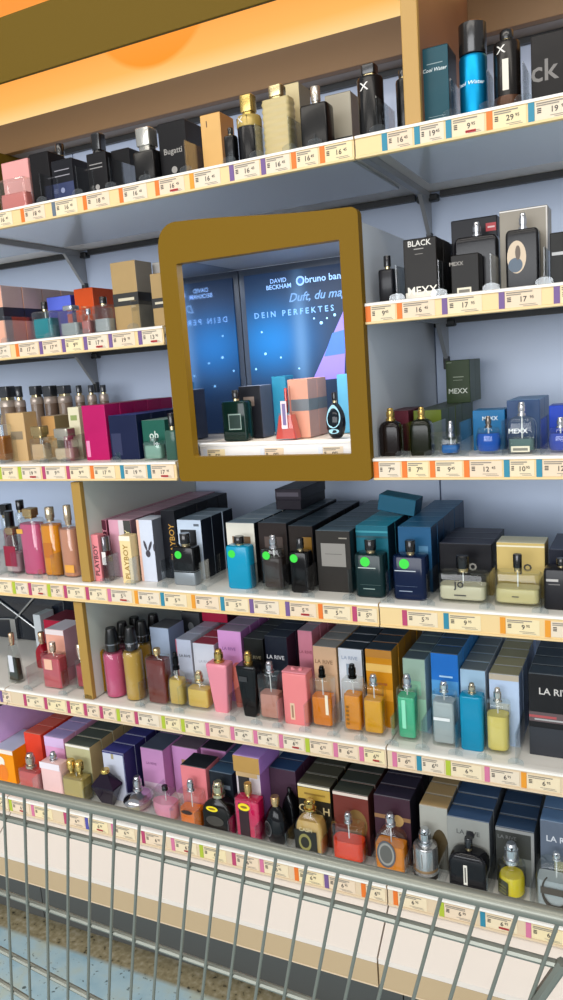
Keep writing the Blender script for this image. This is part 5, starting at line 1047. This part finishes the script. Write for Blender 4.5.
M = Mesh()
M.box(-.786, -.428, NY, NY+.012, 1.0905, 1.4755, pbr('3a4658', .35, name='lacquer'))
M.build('poster_frame', niche)
M = Mesh()
px0, px1 = -.773, -.44
M.box(px0, px1, NY-.003, NY-.0006, 1.137, 1.462, poster_mat())
yp = NY-.0035
cy = '8ab4f0'
put_text(M, 'DAVID', -.694, yp, 1.4445, .0125, glow(cy, .8))
put_text(M, 'BECKHAM', -.694, yp, 1.4325, .0125, glow(cy, .8))
disc(M, -.645, yp, 1.4385, .0095, .0095, glow(cy, .8))
disc(M, -.645, yp-.0002, 1.4385, .006, .006, glow('2a5a9c', .8))
put_text(M, 'bruno banani', -.585, yp, 1.4395, .019, glow(cy, .9), 0, .098)
put_text(M, 'Duft, du magst', -.6, yp, 1.405, .024, glow('5a84b8', .6), 0, .15, .35)
put_text(M, 'D E I N   P E R F E K T E S', -.665, yp, 1.379, .0175, glow('6a9cdc', .75), 0, .178)
for (sx, sz, sr) in ((-.735, 1.30, .003), (-.70, 1.29, .0022), (-.74, 1.345, .0022), (-.605, 1.352, .0035), (-.592, 1.36, .002), (-.66, 1.265, .002), (-.62, 1.362, .002), (-.76, 1.27, .0025), (-.575, 1.365, .003), (-.71, 1.24, .0025)):
    disc(M, sx, yp, sz, sr, sr, glow('8ac4f4', .8), 8)
M.add([(-.632, yp, 1.238), (-.562, yp, 1.24), (-.548, yp, 1.385)], [[0, 1, 2]], glow('7a6ac8', .75))
M.add([(-.603, yp-.0002, 1.285), (-.558, yp-.0002, 1.288), (-.553, yp-.0002, 1.335), (-.582, yp-.0002, 1.33)], [[0, 1, 2, 3]], glow('3a64c0', .7))
M.build('backlit_poster', niche)
lp = area('niche_lamp', (-.60, .10, 1.47), .26, .05, 1.6, (.95, .97, 1.0), (0, 0, 0))

# ------------------------------------------------------------------ partitions with gold edges


EDGE = pbr('a88440', .4, spec=.3, name='gold_paint')


def partition(label, x0, x1, y0, segs, facem, edge=EDGE, ed=.012):
    t = thing('partition_panel', label, 'partition', (0, 0, 0))
    for z0, z1 in segs:
        M = Mesh()
        M.box(x0+.001, x1-.001, y0+ed, YB-.003, z0, z1, facem, bev=.001)
        M.build('panel', t)
        M = Mesh()
        M.box(x0, x1, y0, y0+ed-.0005, z0, z1, edge, bev=.0015)
        M.build('gold_edge', t)
    return t


PANW = pbr('d3d6cc', .4, name='lacquer')
partition('white partition panel with gold edge between left perfumes, middle shelves', -1.066, -1.043, .004, [(.8625, 1.071)], PANW, ed=.013)
partition('white partition panel with gold edge between left perfumes, lower shelves', -1.097, -1.074, .004, [(.6005, .8165)], PANW, ed=.013)
partition('gold post with panel standing on the top shelf right of black cans', -.341, -.316, .004, [(1.6115, 2.3)], pbr('8a5c3a', .5, name='lacquer'), edge=pbr('b28a44', .42, name='gold_paint'))
partition('olive end panel standing on the top shelf at far left', -1.49, -1.468, .05, [(1.6115, 1.845)], OLIVE, edge=OLIVE)

# ------------------------------------------------------------------ lit cornice
corn = thing('lit_cornice', 'orange backlit cornice with gold band above the top shelf', 'cornice', (0, 0, 0))


def cornice_mat():
    mt, nt, b, o = new_mat('orange_light_panel')
    tc = nt.nodes.new('ShaderNodeTexCoord')
    sep = nt.nodes.new('ShaderNodeSeparateXYZ')
    nt.links.new(tc.outputs['Object'], sep.inputs[0])
    mr = nt.nodes.new('ShaderNodeMapRange')
    mr.inputs[1].default_value = CZ0
    mr.inputs[2].default_value = CZ0+.17
    nt.links.new(sep.outputs['Z'], mr.inputs[0])
    rp = nt.nodes.new('ShaderNodeValToRGB')
    e = rp.color_ramp.elements
    e[0].position, e[0].color = 0, lin('ffd890')
    e[1].position, e[1].color = 1, lin('f6921c')
    k = e.new(.22)
    k.color = lin('feba58')
    k = e.new(.55)
    k.color = lin('fba63c')
    nt.links.new(mr.outputs[0], rp.inputs[0])
    # the printed disc of deeper orange
    vm = nt.nodes.new('ShaderNodeVectorMath')
    vm.operation = 'DISTANCE'
    vm.inputs[1].default_value = (-1.01, CY, CZ0+.2)
    nt.links.new(tc.outputs['Object'], vm.inputs[0])
    st = nt.nodes.new('ShaderNodeMapRange')
    st.inputs[1].default_value = .172
    st.inputs[2].default_value = .160
    nt.links.new(vm.outputs['Value'], st.inputs[0])
    mx = nt.nodes.new('ShaderNodeMix')
    mx.data_type = 'RGBA'
    mx.inputs[7].default_value = lin('fb9606')
    nt.links.new(st.outputs[0], mx.inputs[0])
    nt.links.new(rp.outputs[0], mx.inputs[6])
    b.inputs['Base Color'].default_value = lin('401c06')
    b.inputs['Roughness'].default_value = .6
    nt.links.new(mx.outputs[2], b.inputs['Emission Color'])
    b.inputs['Emission Strength'].default_value = 1.05
    return mt


CY, CZ0, CZB = .37, 1.9155, 1.846
M = Mesh()
M.box(XL, XR, CY, CY+.02, CZ0, 2.30, cornice_mat())
M.build('light_panel', corn)
BROWN = pbr('80603a', .45, name='lacquer')
M = Mesh()
M.box(XL+.73, XR, CY-.002, CY+.018, CZB, CZ0-.0005, BROWN, bev=.001)
M.build('lower_board', corn)
M = Mesh()
M.box(XL, XR, CY+.019, YB-.002, CZB, CZB+.012, pbr('8c847e', .45, name='lacquer'))
M.box(XL, XR, YB-.012, YB-.002, CZB-.012, CZB-.0005, DARKM)
M.build('soffit_board', corn)
M = Mesh()
M.box(XL, XR, .08, .088, 1.873, 1.990, OLIVE, bev=.0015)
M.build('gold_band', corn)
M = Mesh()
for x in (-2.15, .44):
    M.box(x-.01, x+.01, .0885, CY, 1.93, 1.95, DARKM)
M.build('band_arm', corn)

# ------------------------------------------------------------------ plinth
for i in range(3):
    a, b = SEAMS[i], SEAMS[i+1]
    t = thing('plinth_drawer', ['far left', 'left', 'right'][i] + ' plinth module with sloping white front, shade-toned tan panel and dark kick board', 'plinth', (0, 0, 0))
    M = Mesh()
    # slope from under the rail out to the bulge
    p = [(-.034, .313), (-.105, .262), (-.105, .252), (.0, .25), (.0, .313)]
    n = len(p)
    vs = [(a+.0015, y, z) for y, z in p]+[(b-.0015, y, z) for y, z in p]
    fs = [list(range(n)), [n+q for q in range(n)][::-1]]
    for q in range(n):
        fs.append([q, (q+1) % n, n+(q+1) % n, n+q])
    M.add(vs, fs, pbr('e0d5ca', .4, name='lacquer'))
    M.build('sloping_panel', t)
    M = Mesh()
    M.box(a+.0015, b-.0015, -.105, -.085, .208, .2515, pbr('b9a07c', .45, name='lacquer'))  # upright face below the slope, its shade painted in as tan
    M.box(a+.0015, b-.0015, -.1055, -.0855, .205, .2078, pbr('d8c0a0', .4, name='lacquer'))
    M.build('front_panel', t)
    M = Mesh()
    M.box(a+.001, b-.001, .02, .035, .0, .25, pbr('4e504e', .5, name='kick'), bev=.001)
    M.box(a+.001, b-.001, -.084, .02, .2, .215, DARKM)
    M.build('kick_board', t)

# ------------------------------------------------------------------ goods
ORD = ['first', 'second', 'third', 'fourth', 'fifth', 'sixth', 'seventh', 'eighth', 'ninth', 'tenth']


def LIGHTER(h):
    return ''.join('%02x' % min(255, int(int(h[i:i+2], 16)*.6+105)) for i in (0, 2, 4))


def make_box(it):
    _, s, short, label, x0, x1, y, d, z, h, nrow, col, ex = it
    w = x1-x0
    cx = (x0+x1)/2
    M = Mesh()
    fm = carton(col)
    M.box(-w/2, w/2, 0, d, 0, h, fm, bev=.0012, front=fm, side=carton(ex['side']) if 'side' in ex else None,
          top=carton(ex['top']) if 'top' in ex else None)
    e = carton(LIGHTER(ex.get('top', col)))  # cellophane edge, its highlight painted as a paler strip
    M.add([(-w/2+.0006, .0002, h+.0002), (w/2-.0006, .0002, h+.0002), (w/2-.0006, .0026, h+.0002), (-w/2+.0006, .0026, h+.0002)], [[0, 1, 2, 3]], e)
    decorate(M, ex['dec'], -w/2+.0004, w/2-.0004, 0, .0006, h-.0006, side_y=d-.001)
    o = M.build('perfume_box')
    o.location = (cx, y, z)
    ry = ex.get('ry', 0)
    o.rotation_euler = (0, ry, ex.get('rz', 0))
    if ry:
        o.location.z += abs(math.sin(ry))*w/2
    grp = 'row of %ss %s' % (short, PHRASE[s]) if nrow > 1 else None
    tag(o, label+' '+PHRASE[s], 'perfume box', grp)
    for k in range(1, nrow):
        c = o.copy()
        COL.objects.link(c)
        c.location = (cx+random.uniform(-1, 1)*.0006, y+k*(d+.0015), z)
        tag(c, '%s, %s in its row, %s' % (short, ORD[k], PHRASE[s]), 'perfume box', grp)


def body_rings(shape, w, d, h, ins=0.0, z0=0.0, z1=None, rad=None):
    """Rings of a bottle body, inset by ins; shapes differ in their silhouette."""
    if z1 is None:
        z1 = h
    out = []

    def rg(z, fw=1.0, fd=1.0, r=.004, k=5):
        hw, hd = max(.0008, w/2*fw-ins), max(.0008, d/2*fd-ins)
        out.append(ring(z, 0, d/2, hw, hd, min(r, hw, hd) if r < .5 else max(hw, hd), k))
    N = 18
    if shape in ('rect', 'ribbed'):
        r = rad or .0045
        e = .0025
        if shape == 'ribbed':
            for i in range(N*2+1):
                z = z0+(z1-z0)*i/(N*2)
                f = 1.0 if i % 4 in (1, 2) else .955
                rg(z, f, f, .006)
        else:
            b = min(e, (z1-z0)*.2)
            tp = (1-.12, 1-.25) if ins == 0 else (1, 1)
            rg(z0, .94, .9, r)
            rg(z0+b, 1, 1, r)
            rg(z1-2*b, 1, 1, r)
            rg(z1-.6*b, .97, .94, r)
            rg(z1, tp[0], tp[1], r)
    elif shape == 'round':
        b = .002
        rg(z0, .93, .93, 1, 8)
        rg(z0+b, 1, 1, 1, 8)
        rg(z1-3*b, 1, 1, 1, 8)
        rg(z1-b, .93, .93, 1, 8)
        rg(z1, .7 if ins == 0 else .9, .7 if ins == 0 else .9, 1, 8)
    elif shape in ('slab', 'flask', 'flask2', 'oval', 'bowl', 'facet', 'dome', 'taper', 'taper2', 'trap'):
        pts = {
            'flask': [(0, .86), (.03, .95), (.25, 1), (.6, .98), (.72, .92), (.82, .78), (.9, .58), (.96, .36), (1, .24)],
            'flask2': [(0, .9), (.03, .97), (.1, 1), (.7, 1), (.8, .97), (.88, .88), (.94, .74), (.98, .5), (1, .3)],
            'slab': [(0, .97), (.02, 1), (.9, 1), (.95, .97), (.985, .9), (1, .82)],
            'oval': [(0, .45), (.03, .6), (.12, .8), (.25, .93), (.42, 1), (.58, .97), (.72, .86), (.85, .66), (.94, .45), (1, .28)],
            'bowl': [(0, .6), (.04, .72), (.2, .93), (.45, 1), (.65, .97), (.8, .88), (.93, .8), (1, .74)],
            'facet': [(0, .34), (.02, .38), (.6, 1), (.64, 1), (.98, .3), (1, .26)],
            'dome': [(0, .78), (.05, .84), (.35, .9), (.45, .94), (.48, 1.0), (.56, 1.0), (.68, .9), (.82, .66), (.93, .4), (1, .25)],
            'taper': [(0, .6), (.02, .64), (.9, .98), (.97, 1), (1, .9)],
            'taper2': [(0, 1), (.03, 1), (.6, .85), (.85, .6), (1, .4)],
            'trap': [(0, .96), (.04, 1), (.92, .62), (1, .58)],
        }[shape]
        r = {'slab': .004, 'flask': .006, 'flask2': .006, 'oval': 1, 'bowl': 1, 'facet': .001, 'dome': 1, 'taper': .004, 'taper2': .004, 'trap': .002}[shape]
        zs = [z0/h+(z1/h-z0/h)*i/N for i in range(N+1)]
        keys = sorted(set([q for q, _ in pts if z0/h < q < z1/h] + [z0/h, z1/h]))
        for q in keys:
            for (qa, fa), (qb, fb) in zip(pts[:-1], pts[1:]):
                if qa <= q <= qb:
                    f = fa+(fb-fa)*(q-qa)/(qb-qa)
                    break
            rg(q*h, f, (f if shape in ('oval', 'bowl', 'dome', 'taper', 'facet') else .5+.5*f), r, 7 if r == 1 else (2 if shape == 'facet' else 5))
    return out


def cap_part(kind, col, w, d, h, H, cw, root):
    """Cap or spray head on a bottle of width w from shoulder h to top H."""
    ch = max(.004, H-h)
    cw = cw or w*.4
    cw = min(cw, w)
    cy = d/2
    zb = h-.0004
    if kind in ('spray', 'goldspray'):
        mt = pbr(col, .18, metal=.9, name='metal')
        r = min(cw/2, d*.48)
        M = Mesh()
        M.loft([ring(z, 0, cy, a, a, 1, 6) for z, a in ((zb, r*1.15), (zb+ch*.18, r*1.15), (zb+ch*.2, r*.8), (zb+ch*.34, r*.8))], mt)
        M.loft([ring(z, 0, cy, a, a, 1, 6) for z, a in ((zb+ch*.34, r), (zb+ch*.38, r*1.02), (zb+ch*.72, r), (zb+ch*.74, r*.8), (zb+ch*.95, r*.74), (H, r*.6))], mt)
        cap = M.build('spray_head', root, smooth=35)
        M = Mesh()
        a = r*.18
        M.tube([(r*.2, cy-r*.55, zb+ch*.84), (r*.2, cy-r*.95, zb+ch*.84)], a, DARKM, 6)
        M.build('nozzle', cap)
    elif kind == 'mistcap':
        mt = pbr(col, .3, name='plastic')
        r = min(cw/2, d*.49)
        M = Mesh()
        M.loft([ring(z, 0, cy, a, a, 1, 7) for z, a in ((zb, r*1.02), (zb+ch*.28, r*1.05), (zb+ch*.3, r*1.0))], pbr('17171a', .25, coat=.4, name='plastic'))
        M.loft([ring(z, 0, cy, a, a, 1, 7) for z, a in ((zb+ch*.34, r*1.02), (zb+ch*.36, r*1.04), (zb+ch*.92, r*.78), (H-.001, r*.74), (H, r*.68))], mt)
        M.loft([ring(z, 0, cy, a, a, 1, 7) for z, a in ((zb+ch*.29, r*1.06), (zb+ch*.345, r*1.06))], pbr('8a8a90', .25, metal=.8, name='metal'))
        M.build('cap', root, smooth=35)
    elif kind == 'knobs':
        mt = pbr(col, .2, metal=.9, name='metal')
        M = Mesh()
        r = min(cw*.42, d*.4)
        for sx in (-.5, .45):
            M.loft([ring(z, sx*w*.42, cy, a, a, 1, 6) for z, a in ((zb, r*.6), (zb+ch*.3, r*.6), (zb+ch*.35, r), (zb+ch*.9, r), (H, r*.8))], mt)
        M.build('knob', root, smooth=35)
    elif kind == 'bow':
        mt = pbr(col, .35, name='plastic')
        M = Mesh()
        M.box(-w*.5, w*.5, .001, d-.001, zb, zb+ch*.35, mt, bev=.001)
        for sx in (-1, 1):
            M.loft([ring(zb+ch*.3+ch*.7*q, sx*w*.14*(1+.3*q), cy, w*.1*(1-.5*q), d*.12, 1, 5) for q in (0, .35, .7, 1)], mt)
        M.build('bow_lid', root, smooth=35)
    else:
        light = sum(lin(col)[:3]) > .35
        mt = pbr(col, .22, metal=.8 if light else 0, coat=.3, name='cap')
        M = Mesh()
        hw = cw/2
        hd = min(hw, d*.46)
        r = min(hw, hd) if cw < .022 else .004
        if cw > .9*w:
            hd = d/2
            r = 1
        b = min(.0015, ch*.2)
        neck = ch*.22 if ch > .012 and cw < .8*w else 0
        if neck:
            M.loft([ring(z, 0, cy, hw*.8, hd*.8, r, 6) for z in (zb, zb+neck)], pbr('c4b48c' if not light else col, .2, metal=.9, name='metal'))
        M.loft([ring(z, 0, cy, hw*f, hd*f, r, 6) for z, f in ((zb+neck, .97), (zb+neck+b, 1), (H-b, 1), (H, .9))], mt)
        M.build('cap', root, smooth=35)


def make_bottle(it):
    _, s, short, label, x0, x1, y, d, z, h, H, cw, shape, cap, body, ex = it
    w = x1-x0
    name = ex.get('name', 'perfume_bottle')
    root = thing(name, label+' '+PHRASE[s], ex.get('cat', 'bottle'), ((x0+x1)/2, y, z), ex.get('grp'))
    kind, col, par = body
    sh_h = h
    wall = .0022
    if kind == 'glass':
        M = Mesh()
        M.loft(body_rings(shape, w, d, h, rad=ex.get('rr')), GLASS)
        # a neck under the cap
        if cap:
            M.loft([ring(q, 0, d/2, min(.0045, w*.2), min(.0045, d*.3), 1, 5) for q in (h-.0005, h+.001)], GLASS)
        M.build('glass_body', root, smooth=32)
        M = Mesh()
        zb = min(.006, h*.12) if par < .9 else .002
        ztop = zb+(h-zb-.002)*par
        M.loft(body_rings(shape, w, d, h, wall if par < .9 else .0012, zb, ztop, rad=ex.get('rr')), liquid(col))
        M.build('perfume', root, smooth=32)
        if cap and shape in ('rect', 'flask', 'flask2', 'bowl') and ztop < h:
            M = Mesh()
            M.tube([(0, d/2, zb+.003), (0, d/2, h)], .0011, pbr('d8dcdc', .3, name='plastic'), 6)
            M.build('dip_tube', root)
        if shape == 'dome':
            M = Mesh()
            M.loft(body_rings(shape, w, d, h, -.0006, h*.47, h), pbr('c0c0c4', .15, metal=1, name='metal'))
            M.build('domed_lid', root, smooth=32)
    else:
        mt = pbr(col, par, metal=.85 if kind == 'metal' else 0, coat=.1 if kind == 'solid' else 0, spec=.25, name='bottle')
        M = Mesh()
        M.loft(body_rings(shape, w, d, h, rad=ex.get('rr')), mt)
        M.build('body', root, smooth=32 if shape != 'facet' else 10)
    if cap:
        cap_part(cap[0], cap[1], w, d, h, H, cw, root)
    dec = ex['dec']
    if dec:
        bands = [q for q in dec if q[0] == 'band']
        flat = [q for q in dec if q[0] != 'band']
        for q in bands:
            M = Mesh()
            rg = body_rings(shape, w, d, h, -.0005, max(.0005, q[1]*h), min(q[2], .999)*h, rad=ex.get('rr'))
            M.loft(rg, pbr(q[3], .3, metal=.3, name='band'))
            M.build('band', root, smooth=32)
        if flat:
            M = Mesh()
            sc_ = 1.0
            decorate(M, flat, -w/2*sc_, w/2*sc_, 0, 0, h)
            # wrap the print onto curved fronts
            if shape in ('round', 'oval', 'bowl', 'dome'):
                nv = []
                for (a, b, c) in M.v:
                    t = max(-1, min(1, a/(w/2)))
                    ang = t*math.pi/2*.8
                    rr_ = w/2
                    fz = 1.0
                    if shape == 'oval':
                        q = c/h
                        fz = max(.3, 1-1.6*(q-.45)**2)
                    nv.append((rr_*fz*math.sin(ang)*1.02, d/2-(d/2*fz)*math.cos(ang)*1.02+b, c))
                M.v = nv
            o = M.build('sticker' if any(q[-1] == '2fd038' for q in flat) else 'front_print', root)
            if o.name.startswith('sticker'):
                o['label'] = 'round green sticker'


for it in ITEMS:
    (make_box if it[0] == 'box' else make_bottle)(it)

for s, x, y0, y1, z, place in DIVIDERS:
    M = Mesh()
    t = .0009
    hh = .055 if y1-y0 > .03 else .02
    M.prism([(-t, 0), (t, 0), (t, hh), (-t, hh)], .002, y1-y0, ACRYL)
    # rounded front stop
    tw, th = .0125, .013
    poly = [(-tw, 0), (tw, 0)]
    for i in range(9):
        a = R(i*180/8)
        poly.append((tw*math.cos(a) if i not in (0, 8) else (tw if i == 0 else -tw), th*.5+th*.5*math.sin(a)))
    M.prism(poly, 0, .0016, ACRYL)
    o = M.build('shelf_divider')
    o.location = (x, y0, z)
    tag(o, 'clear acrylic divider %s %s' % (place, PHRASE[s]), 'shelf divider', 'acrylic dividers ' + PHRASE[s])

# dark glass gift stand at the far left of the second shelf from below
t = thing('gift_stand', 'dark glass stand with crossed silver rods on the second shelf at far left', 'display stand', (0, 0, 0))
gx0, gx1, gy, gz0, gz1 = -1.75, -1.372, .27, .5995, .80
M = Mesh()
M.box(gx0, gx1, gy, gy+.14, gz0, gz1, pbr('1a1f28', .12, coat=.5, name='dark_glass'), bev=.002)
M.build('body', t)
for (ax, az, bx, bz) in ((-1.62, .72, -1.42, .606), (-1.545, .655, -1.44, .745), (-1.66, .648, -1.545, .658)):
    M = Mesh()
    M.tube([(ax, gy-.004, az), (bx, gy-.004, bz)], .003, STEEL, 8)
    M.build('rod', t)
M = Mesh()
M.box(-1.556, -1.538, gy-.012, gy-.001, gz0, .66, STEEL, bev=.001)
M.build('upright', t)

# ------------------------------------------------------------------ shopping cart in front
cart = thing('shopping_cart', 'wire shopping cart in the foreground, its side toward the shelves', 'cart', (0, 0, 0))
CW = pbr('84867c', .38, metal=.55, name='cart_wire')
DW = Vector((-.263, .1367, -.955))


def on_wire(x, z):
    """Point of the slanting basket side at height z below the top rail point x."""
    k = (z-.881)/DW.z
    return (x+DW.x*k, -.7+DW.y*k, z)


M = Mesh()
pts = [(-.95, -.7, .8812), (-.5764, -.7, .882), (-.43, -.7, .8825), (-.21, -.7, .8805), (-.054, -.7, .8803), (.2, -.7, .8803)]
M.tube(pts, .0056, CW, 12)
M.build('top_rail', cart, smooth=40)
for ptl in ([(-.95, -.6955, .848), (-.5884, -.6948, .8449), (-.4393, -.6949, .8446), (-.2145, -.6944, .8417), (-.055, -.6939, .8385), (.2, -.6935, .834)],
            [(-.95, -.6825, .754), (-.622, -.68, .7413), (-.4425, -.6788, .7332), (-.2932, -.6778, .7268), (.2, -.675, .705)],
            [(-.95, -.676, .711), (-.6507, -.6673, .6526), (-.5248, -.6638, .6279), (.0, -.648, .525)],
            [(-.95, -.674, .69), (-.6682, -.6596, .5989), (-.6308, -.658, .5877), (-.25, -.638, .462)]):
    M = Mesh()
    M.tube([(x, y+.0042, z-.0046) for x, y, z in ptl], .0032, CW, 8)
    M.build('rail', cart, smooth=40)
for i in range(-12, 27):
    x = -.5725+.0272*i
    a = on_wire(x, .8765)
    b = on_wire(x, .45)
    M = Mesh()
    M.tube([a, b], .0015, CW, 8)
    M.build('basket_wire', cart, smooth=40)
M = Mesh()
a = on_wire(-.95, .45)
b = on_wire(.16, .45)
M.tube([(a[0], a[1], .447), (b[0], b[1], .447)], .007, CW, 10)
M.build('bottom_rail', cart, smooth=40)
M = Mesh()
M.tube([(-.0551, -.6915, .838), (-.0739, -.688, .7987), (-.14, -.675, .66), (-.2, -.65, .45)], .0045, CW, 8)
M.build('strut', cart, smooth=40)
for x in (-.95, -.08):
    M = Mesh()
    M.tube([(x, -.638, .447), (x, -.64, .12)], .011, CW, 10)
    lg = M.build('leg', cart, smooth=40)
    M = Mesh()
    M.loft([[(x+s, -.64+.055*math.cos(q*math.pi/12), .055+.055*math.sin(q*math.pi/12)) for q in range(24)] for s in (-.012, .012)], DARKM)
    M.tube([(x, -.64, .12), (x, -.64, .055)], .009, GREYM, 8)
    M.build('castor', lg, smooth=40)
